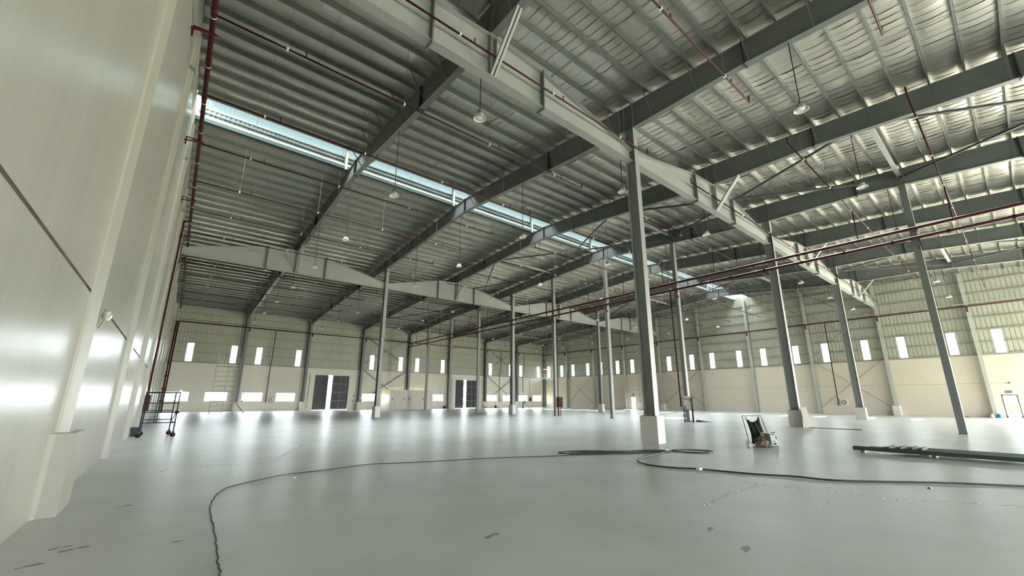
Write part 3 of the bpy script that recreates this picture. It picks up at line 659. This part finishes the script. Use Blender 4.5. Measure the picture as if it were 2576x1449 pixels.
# ------------------------------------------------------------------ pendant lamps
lamp_proto = []; LS = .76
def lamp(x, y, label):
    if not lamp_proto:
        e = empty('pendant_lamp', label, 'lamp', (0, 0, 0), 'high bay lamps')
        put('shade', MB().lathe((0, 0, 0), [(.11, .20), (.15, .185), (.20, .12), (.27, .03), (.285, .0), (.272, .0), (.18, .12), (.11, .17)], 24), m_lamp, e, True)
        put('housing', MB().lathe((0, 0, 0), [(.10, .18), (.15, .19), (.16, .22), (.15, .27), (.05, .29)], 20), m_girt, e, True)
        put('bracket', MB().bar((-.15, 0, .24), (-.12, 0, .40), .03).bar((.15, 0, .24), (.12, 0, .40), .03).bar((-.14, 0, .40), (.14, 0, .40), .035), m_dark, e)
        put('lens', MB().lathe((0, 0, 0), [(.18, .05), (.02, .02)], 20), m_white, e)
        lamp_proto.append(e); lamp_proto.append(list(e.children)); o = e
    else:
        o = lamp_proto[0].copy(); COL.objects.link(o); o['label'] = label
        for ch in lamp_proto[1]:
            c = ch.copy(); COL.objects.link(c); c.parent = o
    o.location = (x, y, 10.93); o.scale = (LS, LS, LS)
    put('rod', MB().tube([(0, 0, .40), (0, 0, (zb(y) - 10.93) / LS)], .022, 6), m_dark, o)
lx = [8 * k for k in range(1, 8)]; ly = [YJ(j) + .62 for j in range(9, 0, -1)]
for i, x in enumerate(lx):
    for n, y in enumerate(ly):
        lamp(x, y, 'white bell pendant lamp hung from the %s rafter from left wall, %s from the camera' % (ORD[i], ORD[n]))

# ------------------------------------------------------------------ white booth by the back wall
e = empty('booth', 'white panelled booth with four narrow doors by the back wall', 'booth', (27.5, 62.2, 0))
put('shell', MB().box(0, 7.4, 0, 3.4, 0, 2.95), m_booth, e)
put('roof_edge', MB().box(-.05, 7.45, -.05, 3.45, 2.95, 3.03), m_booth, e)
for x in (.42, 2.4, 3.3, 5.7):
    d = put('door', MB().box(x - .36, x + .36, -.035, 0, .02, 2.1), m_booth, e)
    put('door_window', MB().box(x - .09, x + .09, -.045, -.035, 1.5, 1.72), m_dark, d); put('handle', MB().box(x + .26, x + .3, -.07, -.035, .95, 1.1), m_dark, d)
    put('door_edge', MB().box(x + .36, x + .385, -.03, 0, 0, 2.12), m_girt, d)
for a, b in ((.5, 2.0), (2.6, 4.0)):
    put('roof_rail', MB().tube([(a, .5, 3.03), (a, .5, 3.7), (b, .5, 3.7), (b, .5, 3.03)], .02, 6), m_girt, e)

# ------------------------------------------------------------------ tall scaffold tower by the back wall
e = empty('scaffold_tower', 'tall pale tubular scaffold tower in front of the back wall', 'scaffold', (4.8, 57.4, 0)); T = .024
for x in (0, 1.15, 2.2):
    for y in (0, 1.2):
        zt = 6.8 if x == 0 else 6.2
        put('standard', MB().tube([(x, y, .02), (x, y, zt)], T, 6), m_scaf, e)
        put('base_jack', MB().box(x - .08, x + .08, y - .08, y + .08, 0, .02), m_dark, e)
for z in (.25, .8, 1.35, 1.9, 2.45, 3.0, 3.55, 4.1, 4.65, 5.2, 5.75, 6.15):
    for y in (0, 1.2): put('ledger', MB().tube([(0, y, z), (2.2, y, z)], T, 6), m_scaf, e)
    if z > 4: put('ledger', MB().tube([(0, 0, z), (0, 1.2, z)], T, 6), m_scaf, e)
for a, b in (((1.15, .8), (2.2, 1.6)), ((2.2, 1.9), (1.15, 2.7)), ((1.15, 3.4), (2.2, 2.6)), ((1.15, 5.4), (2.2, 4.0)), ((0.3, 1.4), (1.2, .3)), ((1.2, .3), (2.1, 1.3))):
    put('diagonal_brace', MB().tube([(a[0], -.03, a[1]), (b[0], -.03, b[1])], T, 6), m_scaf, e)
put('platform', MB().box(0, 2.2, 0, 1.2, 5.2, 5.26), m_wood, e)
for x in (.25, .5, .8): put('guard_post', MB().tube([(x, -.05, 3.9), (x, -.05, 5.9)], T, 6), m_white, e)
put('outrigger', MB().tube([(2.2, 0, 1.3), (3.2, -.3, .05)], .035, 6), m_dark, e)

# ------------------------------------------------------------------ mobile scaffold on castors by the left wall
e = empty('mobile_scaffold', 'low dark rolling scaffold frame on castors beside the left wall', 'scaffold', (.42, 23.8, 0)); T = .02
for x, y in ((0, .25), (1.0, 1.5), (1.14, 0), (0.02, 1.45)):
    put('leg', MB().tube([(x, y, .22), (x, y, 1.9)], T * 1.15, 8), m_scafb, e)
    c = put('castor', MB().box(x - .045, x + .045, y - .045, y + .045, .16, .24), m_dark, e)
    put('wheel', MB().tube([(x, y - .03, .095), (x, y + .03, .095)], .095, 16), m_black, c, True)
    put('hub', MB().tube([(x, y - .035, .095), (x, y + .035, .095)], .04, 10), m_redbright, c)
for (p, q, zs) in (((0, .25), (1.14, 0), (.6, 1.03, 1.42, 1.87)), ((.02, 1.45), (1.0, 1.5), (.68, 1.08, 1.87)), ((1.14, 0), (1.0, 1.5), (.6, 1.87)), ((0, .25), (.02, 1.45), (.6, 1.87))):
    for z in zs: put('rail', MB().tube([(*p, z), (*q, z)], T * (1.4 if z > 1.8 else 1), 6), m_scafb, e)
for x in (.42, .5): put('upright', MB().tube([(x, .15, .6), (x + .02, .15, 1.87)], T * .8, 6), m_scafb, e)
put('clamp_plate', MB().hexa([(1.14, -.03, .93), (1.24, -.03, 1.03), (1.14, -.03, 1.13), (1.04, -.03, 1.03), (1.14, -.05, .93), (1.24, -.05, 1.03), (1.14, -.05, 1.13), (1.04, -.05, 1.03)]), m_black, e)
put('diagonal_brace', MB().tube([(1.14, 0, 1.03), (1.0, 1.5, .6)], T, 6), m_scafb, e)
hh = tag(put('hard_hat', MB().lathe((1.55, 23.84, 1.9), [(.09, 0), (.09, .012), (.07, .016), (.066, .06), (.042, .09), (.008, .10)], 14), m_white, None, True), 'white hard hat resting on top of the low rolling scaffold', 'hat')
tub = tag(put('bin', MB().hexa([(.12, 25.0, 0), (.44, 25.0, 0), (.44, 25.35, 0), (.12, 25.35, 0), (.09, 24.97, .36), (.47, 24.97, .36), (.47, 25.38, .36), (.09, 25.38, .36)]), mat('dark_plastic', (.03, .04, .045), .5)), 'small dark plastic bin by the left wall behind a castor', 'bin')
put('rim', MB().tube([(.09, 24.97, .36), (.47, 24.97, .36), (.47, 25.38, .36), (.09, 25.38, .36)], .015, 6, closed=True), m_dark, tub)

# wrapped light fitting on the left pilaster
wbx = tag(put('wrapped_fitting', MB(), m_white), 'small fitting wrapped in clear plastic on the left wall pilaster', 'fitting')
mb = MB(); rn = random.Random(2)
mb.lathe((.23, 9.30, 2.93), [(.02, -.075), (.05, -.04), (.06, .015), (.052, .06), (.02, .09)], 12)
mb.v = [(x + rn.uniform(-.014, .014), y + rn.uniform(-.014, .014), z + rn.uniform(-.014, .014)) for x, y, z in mb.v]
wbx.data = mb.mesh('wrapped_fitting', mat('plastic_wrap', (.42, .42, .39), .15, spec=.8))
put('conduit', MB().tube([(.17, 9.33, 2.72), (.22, 9.31, 2.88)], .018, 6), m_girt, wbx)

# ------------------------------------------------------------------ hand cart, box and bag on the floor
def local(name, label, cat, x, y, rz): return empty(name, label, cat, (x, y, 0), None, rz)
RZ = -.6815
cx = local('hand_cart', 'folding hand cart with black frame, black sack and white wheels', 'cart', 18.28, 6.44, RZ)
put('frame', MB().tube([(-.50, .0, .09), (-.50, .28, 1.04), (.20, .28, 1.04), (.30, 0, .09)], .013, 8), m_black, cx)
put('crossbar', MB().tube([(-.42, 0, .14), (.30, 0, .14)], .012, 6), m_black, cx)
put('base_plate', MB().box(-.40, .26, -.12, 0, .03, .05), m_scaf, cx)
rn = random.Random(4); mb = MB(); nu, nv = 14, 16
for i in range(nu + 1):
    for k in range(nv + 1):
        u = i / nu; v = k / nv
        xl = -.40 + .20 * (1 - v) ** .8 * (v < 2) ; 
        x0 = -.37 - .05 * v + .05 * math.sin(3 * v); x1 = .10 + .04 * v + .02 * math.sin(5 * v)
        top = .98 - .17 * math.sin(math.pi * u) ** 1.0 + (.0 if u < .5 else .02)
        z = .07 + (top - .07) * v
        yb_ = .02 + .24 * v - .10 * math.sin(math.pi * u) * (1 - .4 * v) + .03 * math.sin(u * 17 + v * 3) * (1 - .3 * v)
        mb.v.append((x0 + (x1 - x0) * u, yb_ - .03, z))
for i in range(nu):
    for k in range(nv): a = i * (nv + 1) + k; mb.f.append((a, a + nv + 1, a + nv + 2, a + 1))
sk = put('sack', mb, mat('black_plastic_sack', (.006, .007, .008), .45, spec=.25), cx, True)
md = sk.modifiers.new('thick', 'SOLIDIFY'); md.thickness = .05
for x in (-.38, .12): put('clip', MB().lathe((x, .22, .97), [(.03, -.09), (.045, -.02), (.04, .04), (.015, .07)], 8), mat('clip_cloth', (.72, .70, .64), .7), cx, True)
for x in (-.56, .30):
    w_ = put('wheel', MB().tube([(x, .02 + .085 * math.cos(a), .09 + .085 * math.sin(a)) for a in [i * math.pi / 8 for i in range(16)]], .016, 6, closed=True), m_white, cx, True)
    for a in range(3): put('spoke', MB().bar((x, .02 - .08 * math.cos(a * 1.047), .09 - .08 * math.sin(a * 1.047)), (x, .02 + .08 * math.cos(a * 1.047), .09 + .08 * math.sin(a * 1.047)), .018), m_white, w_)
put('axle', MB().tube([(-.56, .02, .09), (.30, .02, .09)], .012, 6), m_white, cx)
bx = local('printed_box', 'printed cardboard box with white front and dark side beside the hand cart', 'box', 18.28, 6.215, RZ)
put('carton', MB().hexa([(-.22, -.12, 0), (.20, -.20, 0), (.24, .08, 0), (-.20, .16, 0), (-.26, -.12, .47), (.13, -.20, .46), (.17, .08, .46), (-.22, .16, .47)]), mat('carton_white', (.72, .76, .74), .6), bx)
def patch(p, col, nm): put('print', MB().hexa([*p, *[(a, b - .004, c) for a, b, c in p]]), mat(nm, tuple(c * .5 for c in col), .7, spec=.2), bx)
def fpt(u, v): return (-.22 + .42 * u - .04 * v - .03 * u * v, -.121 - .08 * u, .47 * v)
def pq(u0, u1, v0, v1): return [fpt(u0, v0), fpt(u1, v0), fpt(u1, v1), fpt(u0, v1)]
patch(pq(.0, .2, .02, .97), (.05, .07, .045), 'print_dark'); patch(pq(.2, .4, .3, .97), (.16, .10, .04), 'print_brown'); patch(pq(.4, .5, .05, .97), (.17, .17, .02), 'print_olive')
patch(pq(.58, .88, .86, .92), (.03, .03, .03), 'print_black'); patch(pq(.66, .70, .36, .44), (.03, .03, .03), 'print_black'); patch(pq(.76, .80, .34, .42), (.05, .05, .05), 'print_black')
patch(pq(.64, .84, .14, .28), (.45, .13, .09), 'print_red'); patch(pq(.58, .97, .02, .07), (.02, .05, .12), 'print_navy'); patch(pq(.9, .98, .55, .8), (.2, .2, .2), 'print_grey')
put('handle', MB().box(-.02, .12, -.20, -.16, .465, .50), m_dark, bx)
bg_ = local('plastic_bag', 'crumpled brown and blue plastic bag in front of the printed box', 'bag', 17.68, 6.245, RZ)
mb = MB(); mb.lathe((0, 0, 0), [(.16, 0), (.21, .06), (.20, .14), (.14, .22), (.07, .29), (.05, .33), (.09, .37)], 18)
rn = random.Random(9); mb.v = [(x * 1.15 + rn.uniform(-.03, .03), y * .8 + rn.uniform(-.03, .03), max(0, z + (rn.uniform(-.025, .025) if z > .01 else 0))) for x, y, z in mb.v]
put('bag_body', mb, mat('bag_brown', (.09, .06, .042), .4, vscale=9, color2=(.2, .15, .11), bump=.4, bscale=20), bg_)
mb = MB(); mb.lathe((.22, -.02, 0), [(.10, 0), (.14, .05), (.11, .14), (.03, .2)], 14); mb.v = [(x + rn.uniform(-.02, .02), y * 1 + rn.uniform(-.02, .02), max(0, z + rn.uniform(-.015, .015))) for x, y, z in mb.v]
put('blue_pouch', mb, mat('bag_blue', (.03, .075, .11), .3, vscale=12, color2=(.14, .2, .23)), bg_)
put('handle', MB().tube([(-.12, 0, .05), (-.24, 0, .16), (-.22, 0, .28), (-.08, 0, .3)], .006, 6), m_girt, bg_)

# ------------------------------------------------------------------ board and plank at the second plinth
lb = tag(put('leaning_board', MB().hexa([(31.06, 8.80, 0), (32.0, 8.72, 0.05), (32.02, 8.75, 0.06), (31.08, 8.83, .01), (31.46, 9.05, 1.17), (32.34, 8.98, 1.2), (32.34, 9.01, 1.21), (31.48, 9.08, 1.18)]), m_board), 'pale board leaning on the white plinth of the second front column', 'board')
tag(put('floor_plank', MB().box(31.22, 31.36, 6.2, 8.62, .0, .035).box(31.2, 31.38, 6.2, 6.6, .0, .05), mat('dark_timber', (.16, .135, .115), .7)), 'long thin dark plank lying on the floor by the leaning board', 'plank')

# ------------------------------------------------------------------ stack of green steel sections on timber blocks
for i, (x, y, w, lab) in enumerate(((18.72, 3.66, .10, 'timber block under the far end of the green steel sections'), (18.74, 2.26, .14, 'timber block under the middle of the green steel sections'))):
    tag(put('timber_block', MB().box(18.55, 20.2, y - w / 2, y + w / 2, 0, .085), m_wood), lab, 'block', 'timber blocks')
tag(put('timber_offcut', MB().box(18.66, 19.2, 2.02, 2.1, 0, .06), m_wood), 'short pale timber offcut beside the middle block', 'block', 'timber blocks')
secs = [(18.50, 3.86, 'nearest long green steel channel resting on timber blocks'), (18.74, 3.5, 'second long green steel channel in the stack'), (18.98, 3.2, 'third long green steel channel in the stack'), (19.22, 3.1, 'fourth long green steel channel in the stack'), (19.5, 2.9, 'farthest long green steel channel in the stack')]
for x, y1, lab in secs:
    y2 = y1 - 7.0; z = .085
    e = empty('steel_channel', lab, 'steel', (x, y1, z), 'green steel sections')
    put('web', MB().box(-.1, .1, y2 - y1, 0, .10, .108), m_green, e)
    for s in (-1, 1): put('flange', MB().box(s * .1 - .004, s * .1 + .004, y2 - y1, 0, 0, .108), m_green, e)
for i, y in enumerate((3.05, 2.8, 2.55, 2.35)):
    tag(put('steel_offcut', MB().bar((18.42 + .07 * i, y, .205), (18.92 + .06 * i, y - .06, .25), .17, .012, (.1, .45, 1)).bar((18.42 + .07 * i, y - .07, .20), (18.92 + .06 * i, y - .13, .24), .012, .07, (.1, .45, 1)), m_green), 'short green angle offcut on the stack, %s from its far end' % ORD[i], 'steel', 'green angle offcuts')

# ------------------------------------------------------------------ cables
def cable(pts, r, label, z=None):
    P = catmull([(x, y, (z if z else r) + .002 + (.006 if i % 3 == 1 else 0)) for i, (x, y) in enumerate(pts)], 7)
    P = [p + Vector((random.uniform(-.008, .008), random.uniform(-.008, .008), 0)) for p in P]
    return tag(put('cable', MB().tube(P, r, 6), m_cable, None, True), label, 'cable', 'black cables')
cable([(1.5, 2.0), (1.75, 4.0), (1.86, 5.1), (1.87, 5.44), (1.9, 6.16), (1.93, 6.89), (1.94, 7.58), (1.95, 7.98), (2.01, 8.54), (2.12, 9.17), (2.3, 9.64), (2.52, 9.93), (2.81, 10.15), (3.29, 10.44), (3.79, 10.6), (4.39, 10.65), (5.32, 10.82), (6.06, 10.61), (7.03, 10.29), (8.08, 9.94), (9.2, 9.57), (10.28, 9.05), (11.21, 8.65), (12.2, 8.23), (13.41, 7.91), (13.91, 7.65)], .0095, 'thin black cable curving from the foreground to the coiled heap')
cable([(13.91, 7.65), (12.82, 7.4), (11.89, 7.26), (11.39, 7.06), (11.01, 6.73), (10.85, 6.27), (10.98, 5.71), (11.19, 5.32), (11.34, 4.92), (11.57, 4.15), (11.88, 3.49), (12.07, 2.84), (12.82, 2.04), (13.54, 1.26), (14.22, 0.39), (15.2, -.8)], .019, 'thicker black cable running right from the coiled heap')
base_a = [(10.82, 9.42), (11.31, 9.5), (11.93, 8.97), (12.52, 8.5), (13.39, 8.14), (13.89, 7.70), (13.45, 7.66), (12.28, 8.25), (11.62, 8.66), (10.97, 9.07)]
heap = []
for n in range(5):
    heap += [(x + random.uniform(-.1, .1), y + random.uniform(-.08, .08)) for x, y in base_a[(0 if n % 2 else 2):]]
cable(heap, .014, 'flattened coil of black cable, left part of the heap', .02)
cable([(14.3, 7.74), (14.82, 7.34), (15.08, 7.0), (14.96, 6.7), (14.43, 6.61), (14.13, 6.97), (14.11, 7.49), (14.35, 7.66), (14.86, 7.28), (15.02, 6.98), (14.9, 6.76), (14.45, 6.7), (14.2, 7.0), (13.95, 7.6)], .014, 'looped end of black cable, right part of the heap')
tag(put('cable_plug', MB().tube([(13.96, 7.78, .03), (14.1, 7.72, .04)], [.03, .02], 8), m_white), 'small white plug at the knot of the coiled cable', 'plug')
cn = empty('drink_can', 'red and white drink can lying on the thicker cable', 'can', (11.17, 5.22, .035), None, -.4)
put('can_body', MB().tube([(-.07, 0, 0), (-.055, 0, 0), (.055, 0, 0), (.07, 0, 0)], [.026, .034, .034, .026], 14), m_white, cn, True)
put('can_band', MB().tube([(-.056, 0, 0), (-.02, 0, 0)], .0347, 14), mat('can_red', (.5, .05, .05), .4), cn, True)
put('can_lid', MB().tube([(.06, 0, 0), (.075, 0, 0)], .027, 12), m_alu, cn)
for (x, y, s_, lab, m_) in ((3.53, 10.08, .03, 'white scrap on the floor beside the curving cable', m_white), (12.63, 1.51, .05, 'small dark scrap on the floor in front of the thicker cable', m_dark), (8.07, 3.57, .018, 'tiny white speck of debris at the end of a dust line', m_white)):
    tag(put('scrap', MB().hexa([(x - s_, y - s_ * .6, 0), (x + s_, y - s_ * .5, 0), (x + s_ * .9, y + s_ * .6, 0), (x - s_ * .8, y + s_ * .5, 0), (x - s_ * .7, y - s_ * .4, s_ * .4), (x + s_ * .6, y - s_ * .4, s_ * .5), (x + s_ * .6, y + s_ * .3, s_ * .3), (x - s_ * .5, y + s_ * .4, s_ * .45)]), m_), lab, 'scrap')

# ------------------------------------------------------------------ hose board on one box column
hb = empty('hose_board', 'grey open hose cabinet on dark red legs at a slim box column', 'cabinet', (31.12, 16.12, 0), None, -.62); hb.scale = (.84, 1, 1)
put('back_panel', MB().box(-.42, .42, .04, .07, .9, 1.85), mat('board_grey', (.27, .27, .25), .5), hb)
for a in ((-.45, -.40, .9, 1.85), (.40, .45, .9, 1.85)): put('side_panel', MB().box(a[0], a[1], -.12, .07, a[2], a[3]), m_board, hb)
put('top_panel', MB().box(-.45, .45, -.12, .07, 1.82, 1.87), m_girt, hb); put('bottom_panel', MB().box(-.45, .45, -.12, .07, .88, .92), m_red, hb)
put('hose_roll', MB().tube([(-.3 + .1 * math.cos(a), -.04, 1.08 + .1 * math.sin(a)) for a in [i * math.pi / 6 for i in range(12)]], .035, 6, closed=True), m_dark, hb)
put('nozzle', MB().tube([(-.36, -.05, 1.74), (.2, -.05, 1.62), (.32, -.05, 1.6)], [.04, .03, .05], 8), mat('brass_nozzle', (.25, .11, .03), .4), hb)
for x in (-.40, -.30, .36, .43): put('leg', MB().tube([(x, 0, 0), (x, 0, .9)], .035, 8), m_red, hb, True)
tag(put('tarpaulin', MB().hexa([(32.25, 15.75, 0), (33.15, 15.2, 0), (33.45, 15.9, 0), (32.4, 16.3, 0), (32.3, 15.8, .12), (32.95, 15.45, .03), (33.1, 15.8, .03), (32.42, 16.2, .15)]), m_dark), 'dark folded tarpaulin on the floor beside the hose cabinet', 'tarpaulin')
rc = empty('hose_cabinet', 'red hose cabinet hung on the far slim box column', 'cabinet', (32.14, 30.48, 0))
put('case', MB().box(-.1, .5, -.12, .12, .85, 1.85), m_redbright, rc); put('case_door', MB().box(-.07, .47, -.14, -.12, .9, 1.8), m_red, rc)
fb = empty('fire_box', 'small red fire box on the back wall between the last low windows', 'fire box', (59.85, YB - .13, 1.45))
put('case', MB().box(-.2, .2, -.1, .12, -.2, .55), m_redbright, fb); put('conduit', MB().tube([(0, .06, .55), (0, .06, 4.6)], .03, 6), m_girt, fb)
for x, lab in ((11.95, 'pale hose reel box on the back wall left of the first loading door'), (52.05, 'pale hose reel box on the back wall right of the second loading door')):
    b_ = empty('hose_reel_box', lab, 'cabinet', (x, YB - .2, 1.05), 'hose reel boxes')
    put('case', MB().box(-.42, .42, -.04, .2, 0, .85), m_dadoback, b_); put('front_frame', MB().box(-.42, .42, -.07, -.04, 0, .07).box(-.42, .42, -.07, -.04, .78, .85).box(-.42, -.36, -.07, -.04, .07, .78).box(.36, .42, -.07, -.04, .07, .78), m_girt, b_)
    put('hose_roll', MB().tube([(-.05 + .2 * math.cos(a), -.08, .4 + .2 * math.sin(a)) for a in [i * math.pi / 7 for i in range(14)]], .035, 6, closed=True), m_dark, b_)
b_ = empty('hose_reel_box', 'small hose reel box on the cream wall behind the last front column', 'cabinet', (BW - .2, YJ(7) - 2.5, 1.0))
put('case', MB().box(-.05, .2, -.35, .35, 0, .8), m_dado, b_); put('reel', MB().tube([(-.07, .18 * math.cos(a), .4 + .18 * math.sin(a)) for a in [i * math.pi / 7 for i in range(14)]], .035, 6, closed=True), m_dark, b_)
for x, z, lab in ((10.25, 2.1, 'upper'), (10.2, 1.15, 'lower')):
    pass
for x, z, lab in ((8.75, 2.25, 'upper round dark switch left of the second low window pair'), (8.7, 1.3, 'lower round dark switch left of the second low window pair'), (23.3, 2.1, 'upper round dark switch right of the first loading door'), (23.25, 1.3, 'lower round dark switch right of the first loading door')):
    sw = tag(put('switch', MB().tube([(x, YB - .05, z), (x, YB, z)], .11, 10), m_dark), lab, 'switch', 'wall switches')
cd_ = tag(put('conduit', MB().tube([(BW - .03, 42.4, 6.0), (BW - .03, 42.3, 2.4), (BW - .03, 42.3, 1.3)], .02, 6), m_girt), 'thin conduit with two boxes right of the far glazed door', 'conduit')
for z in (2.35, 1.3): put('box', MB().box(BW - .1, BW, 42.18, 42.42, z - .1, z + .1), m_girt, cd_)
for yc, lab in ((1.0, 'small dark bulkhead light above the near glazed door'), (43.5, 'small dark bulkhead light above the far glazed door')):
    tag(put('bulkhead_light', MB().lathe((BW - .06, yc, 3.22), [(.03, 0), (.08, .03), (.08, .1), (.02, .14)], 10), m_dark), lab, 'light', 'bulkhead lights')
jug = empty('water_jug', 'blue plastic jug on the floor beside the near glazed door', 'jug', (BW - .55, 2.15, 0))
put('jug_body', MB().lathe((0, 0, 0), [(.13, 0), (.16, .03), (.16, .26), (.12, .33), (.05, .37)], 16), mat('blue_plastic', (.02, .22, .55), .35), jug, True); put('cap', MB().lathe((0, 0, .37), [(.05, 0), (.05, .05), (.01, .06)], 10), m_white, jug)
tag(put('white_sack', MB().lathe((BW - .62, 2.62, 0), [(.12, 0), (.17, .05), (.14, .2), (.06, .34), (.08, .38)], 12), m_white, None, True), 'white sack on the floor left of the blue jug', 'sack')
tag(put('timber_offcut', MB().box(BW - .45, BW - .3, 4.2, 5.1, 0, .06), mat('red_timber', (.15, .06, .045), .7)), 'dark red timber offcut along the foot of the cream wall', 'timber')

# corner platform
e = empty('work_platform', 'small pale work platform hung in the far corner at dado height', 'platform', (BW - .75, 63.6, 6.0))
put('deck', MB().box(-.3, .4, -1.6, 2.2, -.05, .05), m_white, e)
for y in (-1.5, -.2): put('post', MB().bar((.3, y, 0), (.3, y, 1.7), .07), m_dark, e)
put('guard_rail', MB().bar((.3, -1.5, 1.7), (.3, 1.9, 2.0), .06), m_girt, e); put('tube_light', MB().bar((-.1, .5, 1.95), (.2, 2.1, 1.95), .14), m_white, e)
tag(put('valve_box', MB().box(BW - .5, BW - .25, YB - .75, YB - .5, 7.3, 8.2).box(BW - .45, BW - .3, YB - .7, YB - .55, 7.0, 8.4), m_redbright), 'dark red valve box on the far corner column', 'valve')

# trowelling machine / hoist items by the back wall
pj = empty('pallet_jack', 'small black pallet truck with tall handle by the far wall', 'pallet truck', (49.6, 64.4, 0), None, .6)
for s in (-1, 1): put('fork', MB().box(-.1, 1.0, s * .2 - .07, s * .2 + .07, .05, .12), m_black, pj)
put('body', MB().box(-.3, -.1, -.2, .2, .08, .45), m_black, pj); put('handle', MB().tube([(-.2, 0, .4), (-.5, 0, 1.15), (-.52, .1, 1.2), (-.52, -.1, 1.2)], .025, 6), m_black, pj)
put('wheel', MB().tube([(-.2, -.08, .08), (-.2, .08, .08)], .08, 12), m_black, pj)
gr = empty('floor_trowel', 'black power trowel leaning before the back wall left of second loading door', 'machine', (38.3, 64.2, 0))
put('guard_ring', MB().tube([(.45 * math.cos(a), .45 * math.sin(a), .12) for a in [i * math.pi / 9 for i in range(18)]], .03, 6, closed=True), m_black, gr); put('motor', MB().lathe((0, 0, .12), [(.2, 0), (.24, .1), (.2, .35), (.1, .42)], 12), m_black, gr)
for a in range(4): put('blade', MB().bar((0, 0, .03), (.42 * math.cos(a * 1.57), .42 * math.sin(a * 1.57), .03), .14, .012), m_girt, gr)
put('handle', MB().tube([(.1, 0, .4), (.9, 0, 1.0), (1.1, 0, 1.05)], .03, 6), m_black, gr)

# ------------------------------------------------------------------ worker in green by the back wall
def skinned(name, verts, edges, radii, m, parent=None, sub=1):
    me = bpy.data.meshes.new(name); me.from_pydata(verts, edges, []); me.materials.append(m)
    o = link(name, me, parent); sm = o.modifiers.new('skin', 'SKIN'); ss = o.modifiers.new('sub', 'SUBSURF'); ss.levels = sub; ss.render_levels = sub
    sm.use_smooth_shade = True
    for i, r in enumerate(radii): me.skin_vertices[0].data[i].radius = r if isinstance(r, tuple) else (r, r)
    me.skin_vertices[0].data[0].use_root = True
    return o
m_skin = mat('skin', (.28, .16, .10), .55); m_cloth = mat('green_workwear', (.015, .13, .07), .8); m_trous = mat('dark_trousers', (.02, .05, .05), .8)
wk = empty('person', 'worker in green clothes leaning forward to sweep by the back wall', 'person', (53.0, 60.4, 0), None, -.5)
V = [(0, 0, .92), (.10, 0, 1.12), (.26, 0, 1.36), (.36, 0, 1.44), (.44, 0, 1.53),
     (-.02, .10, .88), (.04, .12, .50), (-.04, .13, .09), (.10, .13, .05),
     (-.02, -.10, .88), (-.08, -.12, .50), (-.2, -.13, .09), (-.06, -.13, .05),
     (.28, .19, 1.33), (.40, .22, 1.06), (.58, .14, .92), (.64, .12, .88),
     (.28, -.19, 1.33), (.42, -.20, 1.10), (.62, -.06, .98), (.68, -.04, .95)]
E_ = [(0, 1), (1, 2), (2, 3), (3, 4), (0, 5), (5, 6), (6, 7), (7, 8), (0, 9), (9, 10), (10, 11), (11, 12), (2, 13), (13, 14), (14, 15), (15, 16), (2, 17), (17, 18), (18, 19), (19, 20)]
R_ = [(.13, .15), (.12, .15), (.12, .17), .055, .095, .095, .062, .04, .035, .095, .062, .04, .035, .06, .045, .032, .035, .06, .045, .032, .035]
body = skinned('body', V, E_, R_, m_skin, wk)
Vc = [(0, 0, .90), (.10, 0, 1.12), (.26, 0, 1.35), (.28, .19, 1.33), (.40, .22, 1.06), (.54, .16, .95), (.28, -.19, 1.33), (.42, -.20, 1.10), (.57, -.09, 1.0)]
skinned('overshirt', Vc, [(0, 1), (1, 2), (2, 3), (3, 4), (4, 5), (2, 6), (6, 7), (7, 8)], [(.155, .175), (.145, .175), (.14, .19), .08, .063, .05, .08, .063, .05], m_cloth, wk)
Vt = [(0, 0, .92), (-.02, .10, .86), (.04, .12, .50), (-.03, .13, .12), (-.02, -.10, .86), (-.08, -.12, .50), (-.19, -.13, .12)]
skinned('trousers', Vt, [(0, 1), (1, 2), (2, 3), (0, 4), (4, 5), (5, 6)], [(.15, .165), .115, .08, .06, .115, .08, .06], m_trous, wk)
put('hood', MB().lathe((.43, 0, 1.52), [(.12, -.08), (.125, 0), (.11, .08), (.06, .12), (.01, .13)], 12), m_cloth, wk, True)
for y, x in ((.13, .02), (-.13, -.14)): put('boot', MB().box(x - .1, x + .16, y - .055, y + .055, 0, .1), m_black, wk)
br = empty('broom', 'broom held by the worker in green', 'broom', (53.0, 60.4, 0), None, -.5)
put('stick', MB().tube([(.52, .06, 1.15), (1.15, -.02, .08)], .018, 6), m_wood, br); put('brush', MB().box(1.05, 1.25, -.25, .22, 0, .1), mat('brush_brown', (.12, .07, .04), .9), br)
